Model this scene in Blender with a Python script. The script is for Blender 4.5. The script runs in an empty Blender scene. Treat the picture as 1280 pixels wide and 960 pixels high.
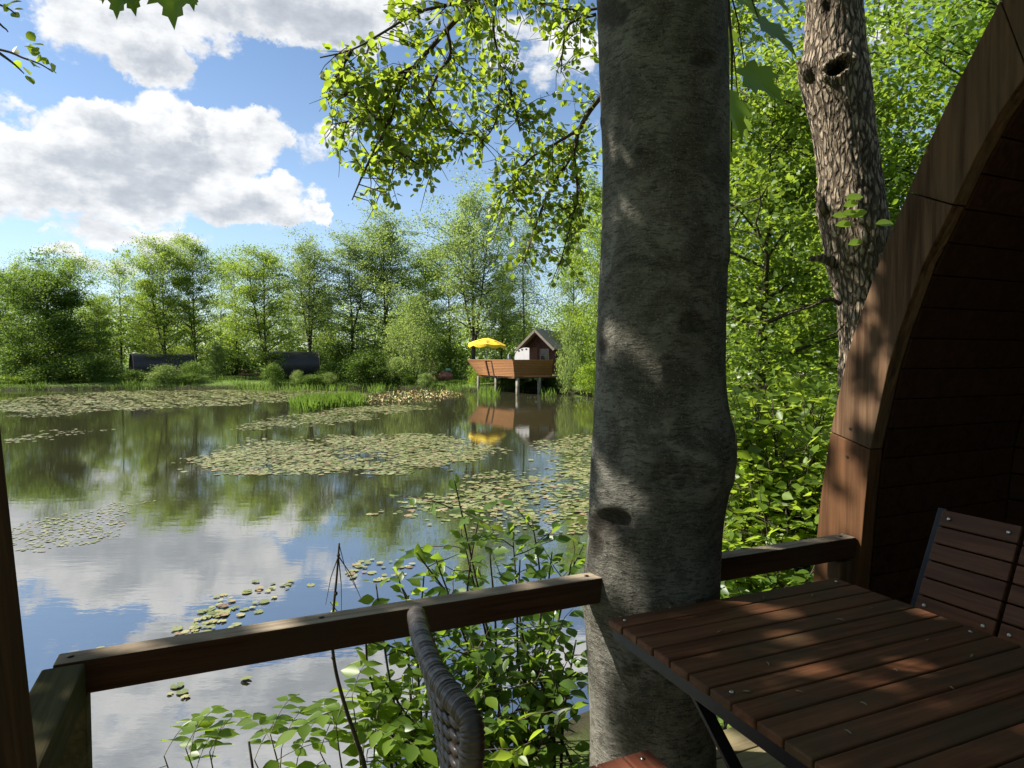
import bpy, math, random
import numpy as np
from mathutils import Vector, Matrix

random.seed(11)
RS = np.random.default_rng(11)
R = math.radians
S = bpy.context.scene
COL = S.collection

# ------------------------------------------------------------------ camera
F, PITCH, HC = 820.0, math.atan(33 / 820.0), 2.14
cam_d = bpy.data.cameras.new('camera')
cam = bpy.data.objects.new('camera', cam_d)
COL.objects.link(cam)
cam.location = (0, 0, HC)
cam.rotation_euler = (R(90) - PITCH, 0, 0)
cam_d.sensor_width = 36
cam_d.lens = F / 1280 * 36
cam_d.clip_start = 0.02
cam_d.clip_end = 3000
S.camera = cam
CP, SP = math.cos(PITCH), math.sin(PITCH)


def ray(px, py):
    a, b = (px - 640) / F, (480 - py) / F
    return Vector((a, CP + b * SP, -SP + b * CP))


def at_y(px, py, y):
    d = ray(px, py)
    return Vector((0, 0, HC)) + d * (y / d.y)


def at_z(px, py, z):
    d = ray(px, py)
    return Vector((0, 0, HC)) + d * ((z - HC) / d.z)


def proj(P):
    P = np.asarray(P)
    X, Y, Z = P[..., 0], P[..., 1], P[..., 2] - HC
    dz = Y * CP - Z * SP
    up = Y * SP + Z * CP
    return 640 + F * X / dz, 480 - F * up / dz


# ------------------------------------------------------------------ object helpers
def tag(o, label=None, cat=None, group=None, kind=None):
    if label: o['label'] = label
    if cat: o['category'] = cat
    if group: o['group'] = group
    if kind: o['kind'] = kind
    return o


def empty(name, loc=(0, 0, 0), rz=0.0, parent=None):
    o = bpy.data.objects.new(name, None)
    COL.objects.link(o)
    o.location = loc
    o.rotation_euler = (0, 0, rz)
    o.empty_display_size = 0.2
    if parent: o.parent = parent
    return o


def copy_tree(o, parent=None):
    c = o.copy()
    COL.objects.link(c)
    if parent: c.parent = parent
    for ch in list(o.children):
        copy_tree(ch, c)
    return c


def raw_mesh(name, V, starts, loops, mat, parent=None, tint=None, smooth=False):
    me = bpy.data.meshes.new(name)
    V = np.ascontiguousarray(V, dtype=np.float32)
    me.vertices.add(len(V))
    me.vertices.foreach_set('co', V.ravel())
    me.loops.add(len(loops))
    me.loops.foreach_set('vertex_index', np.asarray(loops, dtype=np.int32))
    me.polygons.add(len(starts))
    me.polygons.foreach_set('loop_start', np.asarray(starts, dtype=np.int32))
    me.update(calc_edges=True)
    if smooth:
        me.polygons.foreach_set('use_smooth', np.ones(len(starts), dtype=bool))
    if tint is not None:
        a = me.attributes.new('tint', 'FLOAT', 'POINT')
        a.data.foreach_set('value', np.asarray(tint, dtype=np.float32))
    me.materials.append(mat)
    o = bpy.data.objects.new(name, me)
    COL.objects.link(o)
    if parent: o.parent = parent
    return o


class MB:
    def __init__(s):
        s.v, s.f, s.t = [], [], []

    def add(s, vs, fs, tint=0.5):
        n = len(s.v)
        s.v += [tuple(v) for v in vs]
        s.f += [tuple(i + n for i in f) for f in fs]
        s.t += [tint] * len(vs)
        return s

    def box(s, c, size, rot=None, tint=0.5):
        hx, hy, hz = size[0] / 2, size[1] / 2, size[2] / 2
        vs = [Vector((x, y, z)) for x in (-hx, hx) for y in (-hy, hy) for z in (-hz, hz)]
        if rot is not None: vs = [rot @ v for v in vs]
        c = Vector(c)
        vs = [v + c for v in vs]
        return s.add(vs, [(0, 1, 3, 2), (4, 6, 7, 5), (0, 4, 5, 1), (2, 3, 7, 6), (0, 2, 6, 4), (1, 5, 7, 3)], tint)

    def bar(s, p, q, w, h, up=(0, 0, 1), tint=0.5):
        p, q = Vector(p), Vector(q)
        x = (q - p)
        L = x.length
        x.normalize()
        y = Vector(up).cross(x)
        if y.length < 1e-4: y = Vector((0, 1, 0)).cross(x)
        y.normalize()
        z = x.cross(y)
        m = Matrix((x, y, z)).transposed()
        return s.box((p + q) / 2, (L, w, h), m, tint)

    def tube(s, pts, rad, n=6, tint=0.5, cap=True):
        pts = [Vector(p) for p in pts]
        m = len(pts)
        if not hasattr(rad, '__len__'): rad = [rad] * m
        vs, fs = [], []
        ref = Vector((0.31, 0.2, 0.93))
        if abs((pts[-1] - pts[0]).normalized().dot(ref)) > 0.95: ref = Vector((1, 0.1, 0))
        pe = None
        for i, p in enumerate(pts):
            t = (pts[min(i + 1, m - 1)] - pts[max(i - 1, 0)])
            if t.length < 1e-9: t = Vector((0, 0, 1))
            t.normalize()
            e = (ref if pe is None else pe)
            e = e - t * e.dot(t)
            if e.length < 1e-5: e = t.orthogonal()
            e.normalize()
            pe = e
            g = t.cross(e)
            for k in range(n):
                a = 2 * math.pi * k / n
                vs.append(p + (e * math.cos(a) + g * math.sin(a)) * rad[i])
        for i in range(m - 1):
            for k in range(n):
                k2 = (k + 1) % n
                fs.append((i * n + k, i * n + k2, (i + 1) * n + k2, (i + 1) * n + k))
        if cap:
            fs.append(tuple(range(n))[::-1])
            fs.append(tuple((m - 1) * n + k for k in range(n)))
        return s.add(vs, fs, tint)

    def prism(s, poly, d, tint=0.5):
        """poly: 3D points of a flat outline, d: extrusion vector"""
        n = len(poly)
        d = Vector(d)
        vs = [Vector(p) for p in poly] + [Vector(p) + d for p in poly]
        fs = [tuple(range(n))[::-1], tuple(range(n, 2 * n))]
        for i in range(n):
            j = (i + 1) % n
            fs.append((i, j, n + j, n + i))
        return s.add(vs, fs, tint)

    def lathe(s, c, prof, n=16, tint=0.5):
        c = Vector(c)
        vs, fs = [], []
        for r, z in prof:
            for k in range(n):
                a = 2 * math.pi * k / n
                vs.append(c + Vector((r * math.cos(a), r * math.sin(a), z)))
        for i in range(len(prof) - 1):
            for k in range(n):
                k2 = (k + 1) % n
                fs.append((i * n + k, i * n + k2, (i + 1) * n + k2, (i + 1) * n + k))
        fs.append(tuple(range(n))[::-1])
        fs.append(tuple((len(prof) - 1) * n + k for k in range(n)))
        return s.add(vs, fs, tint)

    def build(s, name, mat, parent=None, smooth=False, bevel=0.0, recalc=True):
        me = bpy.data.meshes.new(name)
        me.from_pydata(s.v, [], s.f)
        if recalc:
            import bmesh
            bm = bmesh.new()
            bm.from_mesh(me)
            bmesh.ops.recalc_face_normals(bm, faces=bm.faces)
            bm.to_mesh(me)
            bm.free()
        a = me.attributes.new('tint', 'FLOAT', 'POINT')
        a.data.foreach_set('value', np.asarray(s.t, dtype=np.float32))
        if smooth: me.polygons.foreach_set('use_smooth', [True] * len(me.polygons))
        me.materials.append(mat)
        o = bpy.data.objects.new(name, me)
        COL.objects.link(o)
        if parent: o.parent = parent
        if bevel:
            m = o.modifiers.new('bevel', 'BEVEL')
            m.width = bevel
            m.segments = 2
            m.limit_method = 'ANGLE'
        return o


# ------------------------------------------------------------------ node helpers
class NT:
    def __init__(s, tree):
        s.t = tree
        s.n, s.l = tree.nodes, tree.links

    def new(s, typ, ins=None, **props):
        nd = s.n.new(typ)
        for k, v in props.items(): setattr(nd, k, v)
        for k, v in (ins or {}).items(): s.put(nd.inputs[k], v)
        return nd

    def put(s, sock, v):
        if isinstance(v, bpy.types.NodeSocket): s.l.new(v, sock)
        else:
            try: sock.default_value = v
            except Exception: sock.default_value = tuple(v) + (1,)

    def m(s, op, a, b=None, c=None, clamp=False):
        nd = s.n.new('ShaderNodeMath')
        nd.operation = op
        nd.use_clamp = clamp
        s.put(nd.inputs[0], a)
        if b is not None: s.put(nd.inputs[1], b)
        if c is not None: s.put(nd.inputs[2], c)
        return nd.outputs[0]

    def mix(s, f, a, b, blend='MIX'):
        nd = s.n.new('ShaderNodeMix')
        nd.data_type = 'RGBA'
        nd.blend_type = blend
        s.put(nd.inputs[0], f)
        for i, v in ((6, a), (7, b)):
            s.put(nd.inputs[i], v if isinstance(v, bpy.types.NodeSocket) else tuple(v)[:3] + (1,))
        return nd.outputs[2]

    def noise(s, vec, scale, detail=4, rough=0.55, dist=0.0):
        return s.new('ShaderNodeTexNoise', {'Vector': vec, 'Scale': scale, 'Detail': detail, 'Roughness': rough, 'Distortion': dist})

    def ramp(s, f, stops):
        nd = s.n.new('ShaderNodeValToRGB')
        e = nd.color_ramp.elements
        while len(e) < len(stops): e.new(0.5)
        for el, (p, c) in zip(e, stops):
            el.position = p
            el.color = tuple(c)[:3] + (1,)
        s.put(nd.inputs[0], f)
        return nd.outputs[0]

    def map(s, vec, scale=(1, 1, 1), rot=(0, 0, 0), loc=(0, 0, 0)):
        return s.new('ShaderNodeMapping', {'Vector': vec, 'Scale': scale, 'Rotation': rot, 'Location': loc}).outputs[0]

    def range(s, v, a, b, c=0.0, d=1.0, smooth=True):
        nd = s.n.new('ShaderNodeMapRange')
        nd.interpolation_type = 'SMOOTHSTEP' if smooth else 'LINEAR'
        for i, x in enumerate((v, a, b, c, d)): s.put(nd.inputs[i], x)
        return nd.outputs[0]


def new_mat(name):
    m = bpy.data.materials.new(name)
    m.use_nodes = True
    nt = NT(m.node_tree)
    b = m.node_tree.nodes['Principled BSDF']
    return m, nt, b


def coord(nt, kind='Object'):
    return nt.new('ShaderNodeTexCoord').outputs[kind]


def bump(nt, b, h, strength=0.5, dist=0.01):
    nd = nt.new('ShaderNodeBump', {'Height': h, 'Strength': strength, 'Distance': dist})
    nt.l.new(nd.outputs[0], b.inputs['Normal'])


def tint_attr(nt):
    return nt.new('ShaderNodeAttribute', attribute_name='tint').outputs['Fac']


def leaf_mat(name, dark, light, trans, tw=0.45, rough=0.5, spec=0.35, nscale=0.6):
    m, nt, b = new_mat(name)
    t = tint_attr(nt)
    oi = nt.new('ShaderNodeObjectInfo')
    nz = nt.noise(coord(nt, 'Object'), nscale, 2).outputs['Fac']
    f = nt.m('ADD', nt.m('MULTIPLY', t, 0.6), nt.m('MULTIPLY', nt.m('SUBTRACT', nz, 0.3), 0.7), clamp=True)
    f = nt.m('ADD', f, nt.m('MULTIPLY', nt.m('SUBTRACT', oi.outputs['Random'], 0.5), 0.25), clamp=True)
    c = nt.mix(f, dark, light)
    nt.l.new(c, b.inputs['Base Color'])
    b.inputs['Roughness'].default_value = rough
    b.inputs['Specular IOR Level'].default_value = spec
    tr = nt.new('ShaderNodeBsdfTranslucent')
    tc = nt.mix(f, tuple(x * 0.7 for x in trans), trans)
    nt.l.new(tc, tr.inputs['Color'])
    mx = nt.new('ShaderNodeMixShader', {0: tw})
    nt.l.new(b.outputs[0], mx.inputs[1])
    nt.l.new(tr.outputs[0], mx.inputs[2])
    out = nt.n['Material Output']
    nt.l.new(mx.outputs[0], out.inputs['Surface'])
    return m


def wood_mat(name, c1, c2, axis=0, scale=1.0, rough=0.55, weather=None, wamt=0.5, bstr=0.35, spec=0.3, tvar=0.5, toptone=None):
    m, nt, b = new_mat(name)
    co = coord(nt)
    t = tint_attr(nt)
    off = nt.new('ShaderNodeCombineXYZ', {0: nt.m('MULTIPLY', t, 37.0), 1: nt.m('MULTIPLY', t, 91.0), 2: nt.m('MULTIPLY', t, 17.0)}).outputs[0]
    co2 = nt.new('ShaderNodeVectorMath', {0: co, 1: off}, operation='ADD').outputs[0]
    sc = [30 * scale] * 3
    sc[axis] = 1.6 * scale
    g = nt.noise(nt.map(co2, sc), 1.0, 7, 0.6, 0.8).outputs['Fac']
    sc2 = [110 * scale] * 3
    sc2[axis] = 4 * scale
    fine = nt.noise(nt.map(co2, sc2), 1.0, 3, 0.6).outputs['Fac']
    blot = nt.noise(co2, 3.5, 4, 0.6).outputs['Fac']
    f = nt.range(nt.m('ADD', nt.m('MULTIPLY', g, 0.7), nt.m('MULTIPLY', fine, 0.3)), 0.33, 0.67)
    c = nt.mix(f, c1, c2)
    c = nt.mix(nt.m('MULTIPLY', nt.m('SUBTRACT', t, 0.0), tvar), c, nt.mix(0.5, c, (c1[0] * .45, c1[1] * .42, c1[2] * .4)))
    if weather:
        c = nt.mix(nt.m('MULTIPLY', nt.range(blot, 0.42, 0.65), wamt), c, weather)
    if toptone:   # bleached, worn upper face, lightened further in place of missing sky light
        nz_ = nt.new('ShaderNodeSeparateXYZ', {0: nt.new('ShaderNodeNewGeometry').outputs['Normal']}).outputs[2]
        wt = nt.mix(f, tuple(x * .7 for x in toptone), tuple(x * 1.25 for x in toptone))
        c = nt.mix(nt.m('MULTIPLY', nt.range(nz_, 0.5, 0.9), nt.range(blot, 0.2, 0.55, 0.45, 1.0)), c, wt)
    nt.l.new(c, b.inputs['Base Color'])
    nt.l.new(nt.m('ADD', nt.m('MULTIPLY', blot, 0.3), rough - 0.15), b.inputs['Roughness'])
    b.inputs['Specular IOR Level'].default_value = spec
    bump(nt, b, nt.m('ADD', g, nt.m('MULTIPLY', fine, 0.5)), bstr, 0.004)
    return m


def plain_mat(name, c, rough=0.6, metal=0.0, var=0.25, scale=6.0, bstr=0.0, spec=0.4):
    m, nt, b = new_mat(name)
    nz = nt.noise(coord(nt), scale, 5).outputs['Fac']
    cc = nt.mix(nt.range(nz, 0.3, 0.7), tuple(x * (1 - var) for x in c), tuple(min(1, x * (1 + var)) for x in c))
    nt.l.new(cc, b.inputs['Base Color'])
    b.inputs['Roughness'].default_value = rough
    b.inputs['Metallic'].default_value = metal
    b.inputs['Specular IOR Level'].default_value = spec
    if bstr: bump(nt, b, nz, bstr, 0.01)
    return m


# ------------------------------------------------------------------ world, sun
SUN_AZ, SUN_EL = R(-83), R(42)          # azimuth from +Y towards +X
w = bpy.data.worlds.new('World')
S.world = w
w.use_nodes = True
nt = NT(w.node_tree)
bg = w.node_tree.nodes['Background']
sky = nt.new('ShaderNodeTexSky', sky_type='NISHITA', sun_disc=False, sun_elevation=SUN_EL, sun_rotation=SUN_AZ,
             altitude=0, air_density=1.0, dust_density=0.3, ozone_density=3.0)
gen = nt.new('ShaderNodeTexCoord').outputs['Generated']
wn = nt.noise(gen, 7.0, 6, 0.62)
wv = nt.new('ShaderNodeVectorMath', {0: wn.outputs['Color'], 1: (0.5, 0.5, 0.5)}, operation='SUBTRACT').outputs[0]
sep = nt.new('ShaderNodeSeparateXYZ', {0: gen})
wsep = nt.new('ShaderNodeSeparateXYZ', {0: wv})
az = nt.m('ADD', nt.m('ARCTAN2', sep.outputs[0], sep.outputs[1]), nt.m('MULTIPLY', wsep.outputs[0], 0.22))
el0 = nt.m('ARCSINE', sep.outputs[2])
el = nt.m('ADD', el0, nt.m('MULTIPLY', wsep.outputs[2], 0.16))


def px_dir(px, py):
    d = ray(px, py).normalized()
    return math.atan2(d.x, d.y), math.asin(d.z)


CL = [  # px, py, rx, ry, weight
    (150, 185, 130, 62, 1.1), (60, 215, 110, 50, 1.0), (210, 150, 75, 42, .8), (130, 140, 60, 32, .7), (300, 175, 75, 40, .9), (240, 215, 120, 55, 1.0),
    (330, 255, 70, 32, .8), (120, 255, 150, 40, .8), (180, 295, 110, 26, .7), (365, 235, 40, 22, .5), (395, 190, 42, 30, .75), (252, 143, 24, 18, .75), (300, 262, 60, 26, .7), (345, 160, 34, 24, .7), (385, 268, 26, 12, .6), (225, 325, 60, 14, .4),
    (385, 268, 26, 12, .5), (5, 125, 35, 35, .75), (70, 293, 30, 8, .3), (120, 332, 90, 14, .55), (30, 335, 60, 10, .3),
    (130, 15, 110, 55, 1.0), (195, 62, 60, 34, .8), (230, 25, 100, 40, .9), (340, 12, 130, 34, .9), (440, 18, 80, 28, .7),
    (300, -60, 330, 70, 1.0), (20, 40, 40, 60, .35), (60, -130, 240, 60, .8), (690, 70, 70, 45, .42), (720, 110, 60, 60, .35), (640, 40, 50, 30, .3),
    (-170, 200, 130, 110, .9), (1080, 60, 160, 60, .5), (1350, 200, 150, 110, .9), (420, -190, 260, 60, .7), (60, -330, 400, 120, .9),
]
dens, top = None, None
for (px, py, rx, ry, wt) in CL:
    a, e = px_dir(px, py)
    ra = rx / F * math.cos(a) ** 2 * 1.02
    re = ry / F * math.cos(a) * 1.02
    dx = nt.m('MULTIPLY', nt.m('SUBTRACT', az, a), 1 / ra)
    dy = nt.m('MULTIPLY', nt.m('SUBTRACT', el, e), 1 / re)
    q = nt.m('SUBTRACT', 1.0, nt.m('ADD', nt.m('MULTIPLY', dx, dx), nt.m('MULTIPLY', dy, dy)), clamp=True)
    q = nt.m('MULTIPLY', q, wt)
    tq = nt.m('MULTIPLY', q, dy)
    dens = q if dens is None else nt.m('ADD', dens, q)
    top = tq if top is None else nt.m('ADD', top, tq)
n2 = nt.noise(nt.map(gen, (1, 1, 1.9)), 9.0, 9, 0.6, 0.2).outputs['Fac']
n3 = nt.noise(nt.map(gen, (1, 1, 2.2)), 2.3, 8, 0.55).outputs['Fac']
outside = nt.m('MAXIMUM', nt.range(nt.m('ABSOLUTE', az), 0.75, 1.0), nt.range(el0, 0.62, 0.85))
gen_c = nt.m('MULTIPLY', nt.m('MULTIPLY', nt.m('SUBTRACT', n3, 0.47), 5.0), outside)
d0 = nt.m('ADD', nt.m('ADD', dens, gen_c), nt.m('ADD', nt.m('MULTIPLY', nt.m('SUBTRACT', n2, 0.5), 2.1), nt.m('MULTIPLY', nt.m('SUBTRACT', nt.noise(nt.map(gen, (1, 1, 1.3)), 30.0, 8, 0.62, 0.3).outputs['Fac'], 0.5), 0.85)))
mask = nt.range(d0, 0.28, 0.72)
thick = nt.range(d0, 0.7, 2.3)
fine = nt.noise(nt.map(gen, (1, 1, 2)), 22.0, 6, 0.6).outputs['Fac']
lit = nt.m('ADD', nt.m('MULTIPLY', top, 0.55), nt.m('MULTIPLY', nt.m('SUBTRACT', fine, 0.5), 1.9))
g = nt.m('SUBTRACT', nt.m('ADD', 0.80, nt.m('MULTIPLY', lit, 0.62)), nt.m('MULTIPLY', thick, 0.52), clamp=True)
ccol = nt.ramp(g, [(0.0, (2.8, 3.05, 3.45)), (0.4, (3.9, 4.15, 4.5)), (0.75, (5.8, 5.9, 6.0)), (1.0, (6.9, 6.9, 6.9))])
# faint high veil towards the horizon
veil = nt.m('MULTIPLY', nt.range(el0, 0.45, 0.02), 0.28)
skyc = nt.mix(1.0, sky.outputs[0], (1.0, 1.0, 1.0), 'MULTIPLY')
base = nt.mix(veil, skyc, (5.2, 6.9, 9.2))
fin = nt.mix(nt.m('MULTIPLY', mask, 0.97), base, ccol)
nt.l.new(fin, bg.inputs['Color'])
bg.inputs['Strength'].default_value = 0.07

sd = bpy.data.lights.new('sun', 'SUN')
sun = bpy.data.objects.new('sun', sd)
COL.objects.link(sun)
sd.energy = 5.0
sd.angle = R(0.53)
sd.color = (1.0, 0.94, 0.84)
TS = Vector((math.cos(SUN_EL) * math.sin(SUN_AZ), math.cos(SUN_EL) * math.cos(SUN_AZ), math.sin(SUN_EL)))
sun.rotation_euler = TS.to_track_quat('Z', 'Y').to_euler()
sun.location = TS * 60

S.view_settings.view_transform = 'Standard'
S.view_settings.look = 'None'
S.view_settings.exposure = 1.2
S.view_settings.gamma = 1.0
S.cycles.max_bounces = 7
S.cycles.diffuse_bounces = 3
S.cycles.glossy_bounces = 3
S.cycles.transmission_bounces = 3
S.cycles.caustics_reflective = False
S.cycles.caustics_refractive = False
S.cycles.use_denoising = True
S.cycles.sample_clamp_indirect = 6

# ------------------------------------------------------------------ materials
M_alder = leaf_mat('alder_leaf', (0.045, 0.085, 0.012), (0.11, 0.17, 0.025), (0.42, 0.56, 0.04), 0.58, 0.42)
M_maple = leaf_mat('maple_leaf', (0.03, 0.07, 0.014), (0.06, 0.12, 0.022), (0.2, 0.33, 0.03), 0.45, 0.5)
M_far = leaf_mat('far_leaf', (0.09, 0.15, 0.028), (0.205, 0.275, 0.05), (0.41, 0.56, 0.07), 0.54, 0.55, 0.3)
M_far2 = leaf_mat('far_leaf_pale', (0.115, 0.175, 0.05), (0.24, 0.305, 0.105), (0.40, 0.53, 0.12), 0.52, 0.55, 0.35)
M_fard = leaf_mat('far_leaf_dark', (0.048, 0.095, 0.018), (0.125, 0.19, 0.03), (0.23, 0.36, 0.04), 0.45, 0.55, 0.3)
M_fresh = leaf_mat('fresh_leaf', (0.07, 0.13, 0.016), (0.18, 0.27, 0.03), (0.47, 0.63, 0.055), 0.55, 0.4, 0.4, 1.5)
M_hazel = leaf_mat('hazel_leaf', (0.04, 0.085, 0.012), (0.15, 0.23, 0.028), (0.38, 0.53, 0.045), 0.45, 0.42, 0.35, 1.1)
M_bush = leaf_mat('bush_leaf', (0.05, 0.105, 0.02), (0.13, 0.21, 0.03), (0.33, 0.50, 0.04), 0.5, 0.38, 0.4, 1.5)
M_reed = leaf_mat('reed_blade', (0.09, 0.17, 0.02), (0.2, 0.32, 0.04), (0.25, 0.4, 0.05), 0.35, 0.5)
M_grass = leaf_mat('grass_blade', (0.07, 0.13, 0.02), (0.17, 0.26, 0.04), (0.2, 0.32, 0.05), 0.35, 0.6)
M_bark = plain_mat('dark_bark', (0.05, 0.042, 0.032), 0.9, 0, 0.4, 9, 0.8, 0.15)
M_twig = plain_mat('twig_bark', (0.06, 0.048, 0.033), 0.8, 0, 0.3, 12, 0.3, 0.2)
M_stem = plain_mat('green_stem', (0.09, 0.085, 0.04), 0.7, 0, 0.3, 12, 0, 0.3)
M_black = plain_mat('black_metal', (0.012, 0.013, 0.015), 0.4, 0.3, 0.2, 30, 0.1)
M_steel = plain_mat('steel_screw', (0.5, 0.49, 0.47), 0.3, 1.0, 0.1, 30)
M_table = wood_mat('table_wood', (0.065, 0.026, 0.012), (0.165, 0.070, 0.034), 0, 1.0, 0.62, (0.06, 0.042, 0.022), 0.7, 0.3, 0.12)
M_chairw = wood_mat('chair_wood', (0.065, 0.024, 0.012), (0.15, 0.062, 0.032), 1, 1.0, 0.55, (0.08, 0.042, 0.026), 0.5, 0.25, 0.18, 0.3)
M_seatw = wood_mat('seat_wood', (0.09, 0.028, 0.015), (0.165, 0.058, 0.034), 1, 1.0, 0.55, None, 0, 0.2, 0.18, 0.3)
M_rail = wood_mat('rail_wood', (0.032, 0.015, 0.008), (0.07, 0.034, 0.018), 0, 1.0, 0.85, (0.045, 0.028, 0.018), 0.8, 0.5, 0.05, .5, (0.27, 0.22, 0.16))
M_moss = wood_mat('mossy_wood', (0.048, 0.040, 0.02), (0.10, 0.082, 0.043), 1, 1.0, 0.9, (0.045, 0.05, 0.02), 0.6, 0.6, 0.04)
M_postw = wood_mat('post_wood', (0.05, 0.03, 0.018), (0.105, 0.062, 0.036), 2, 1.0, 0.85, None, 0, 0.4, 0.05)
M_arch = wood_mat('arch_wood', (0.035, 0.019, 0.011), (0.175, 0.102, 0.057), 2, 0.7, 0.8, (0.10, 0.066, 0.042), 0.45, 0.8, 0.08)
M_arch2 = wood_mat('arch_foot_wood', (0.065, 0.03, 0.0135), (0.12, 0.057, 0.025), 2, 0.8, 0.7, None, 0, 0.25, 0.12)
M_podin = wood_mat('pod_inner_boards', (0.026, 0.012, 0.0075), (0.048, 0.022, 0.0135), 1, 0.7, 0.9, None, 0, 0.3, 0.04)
M_deck = wood_mat('deck_boards', (0.20, 0.16, 0.09), (0.34, 0.28, 0.17), 0, 1.0, 0.8, (0.2, 0.2, 0.09), 0.6, 0.5, 0.15)
M_hutslat = wood_mat('hut_slats', (0.26, 0.115, 0.042), (0.42, 0.2, 0.08), 0, 0.5, 0.55, None, 0, 0.3, 0.3)
M_hutwall = plain_mat('hut_wall_boards', (0.075, 0.036, 0.025), 0.7, 0, 0.3, 5, 0.2, 0.2)
M_roof = plain_mat('hut_roof_felt', (0.24, 0.22, 0.2), 0.9, 0, 0.25, 12, 0.4, 0.15)
M_fascia = plain_mat('hut_fascia', (0.24, 0.20, 0.16), 0.7, 0, 0.2, 8)
M_pile = plain_mat('pile_wood', (0.22, 0.2, 0.16), 0.9, 0, 0.35, 7, 0.4, 0.1)
M_white = plain_mat('white_board', (0.55, 0.54, 0.53), 0.5, 0, 0.06, 4)
M_dark = plain_mat('dark_inside', (0.012, 0.01, 0.009), 0.7)
M_yellow = plain_mat('yellow_canvas', (0.82, 0.57, 0.035), 0.7, 0, 0.12, 5)
M_brown = plain_mat('brown_boards', (0.13, 0.065, 0.04), 0.8, 0, 0.3, 10, 0.3)
M_red = plain_mat('red_canvas', (0.42, 0.17, 0.15), 0.6, 0, 0.3, 4)
M_orange = plain_mat('orange_canvas', (0.5, 0.2, 0.09), 0.6, 0, 0.3, 4)
M_teal = plain_mat('teal_cloth', (0.25, 0.55, 0.45), 0.7, 0, 0.2, 6)
M_glass = plain_mat('window_glass', (0.05, 0.055, 0.05), 0.08, 0, 0.1, 3, 0, 0.5)
M_gravel = plain_mat('pale_gravel', (0.42, 0.38, 0.3), 0.95, 0, 0.25, 60, 0.4, 0.1)
M_stalk = plain_mat('dead_stalk', (0.045, 0.035, 0.024), 0.75, 0, 0.35, 25, 0.2, 0.2)


def shingle_mat():
    m, nt, b = new_mat('black_shingles')
    co = nt.map(coord(nt), (1, 1, 1))
    vo = nt.new('ShaderNodeTexBrick', {'Vector': nt.map(co, (1, 1, 1), (R(90), 0, R(0))), 'Scale': 5.0, 'Mortar Size': 0.02, 'Color1': (.028, .028, .032, 1), 'Color2': (.05, .05, .055, 1), 'Mortar': (.008, .008, .009, 1)})
    nt.l.new(vo.outputs['Color'], b.inputs['Base Color'])
    b.inputs['Roughness'].default_value = 0.5
    bump(nt, b, vo.outputs['Fac'], -0.4, 0.03)
    return m


M_shingle = shingle_mat()


def maple_bark():
    m, nt, b = new_mat('smooth_bark')
    co = coord(nt)
    warp = nt.new('ShaderNodeVectorMath', {0: co, 1: nt.new('ShaderNodeVectorMath', {0: nt.noise(co, 7.0, 3).outputs['Color'], 3: .05}, operation='SCALE').outputs[0]}, operation='ADD').outputs[0]
    lent = nt.noise(nt.map(warp, (17, 17, 95)), 1.0, 8, 0.72, 0.5).outputs['Fac']
    dash = nt.noise(nt.map(warp, (27, 27, 150)), 1.0, 4, 0.62, 0.3).outputs['Fac']
    grain = nt.noise(nt.map(co, (150, 150, 190)), 1.0, 4, 0.65).outputs['Fac']
    blot = nt.noise(co, 7.0, 8, 0.7, 0.6).outputs['Fac']
    big = nt.noise(co, 1.9, 5, 0.62, 0.4).outputs['Fac']
    spots = nt.noise(nt.map(co, (46, 46, 60)), 1.0, 4, 0.65).outputs['Fac']
    c = nt.mix(nt.range(blot, 0.38, 0.64), (0.075, 0.071, 0.058), (0.205, 0.195, 0.165))
    c = nt.mix(nt.m('MULTIPLY', nt.range(big, 0.42, 0.66), 0.55), c, (0.058, 0.055, 0.038))
    c = nt.mix(nt.m('MULTIPLY', nt.range(lent, 0.52, 0.60), 0.5), c, (0.034, 0.031, 0.025))
    c = nt.mix(nt.m('MULTIPLY', nt.range(dash, 0.55, 0.60), 0.72), c, (0.03, 0.027, 0.022))
    c = nt.mix(nt.m('MULTIPLY', nt.range(spots, 0.62, 0.70), 0.7), c, (0.022, 0.02, 0.016))
    c = nt.mix(nt.m('MULTIPLY', nt.range(grain, 0.52, 0.72), 0.55), c, (0.30, 0.29, 0.24))
    knot = tint_attr(nt)
    kk = nt.m('ADD', knot, nt.m('MULTIPLY', nt.m('SUBTRACT', nt.noise(nt.map(warp, (30, 30, 60)), 1.0, 5, .7).outputs['Fac'], 0.5), nt.m('MULTIPLY', nt.range(knot, 0.03, 0.3), 1.6)))
    c = nt.mix(nt.m('MULTIPLY', nt.range(kk, 0.2, 0.95), 0.8), c, (0.026, 0.021, 0.016))
    nt.l.new(c, b.inputs['Base Color'])
    b.inputs['Roughness'].default_value = 0.85
    b.inputs['Specular IOR Level'].default_value = 0.15
    h = nt.m('ADD', nt.m('ADD', nt.m('MULTIPLY', lent, 0.8), nt.m('MULTIPLY', dash, 0.5)), nt.m('ADD', nt.m('MULTIPLY', spots, 0.6), nt.m('MULTIPLY', grain, 0.3)))
    bump(nt, b, h, 1.0, 0.014)
    return m


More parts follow.
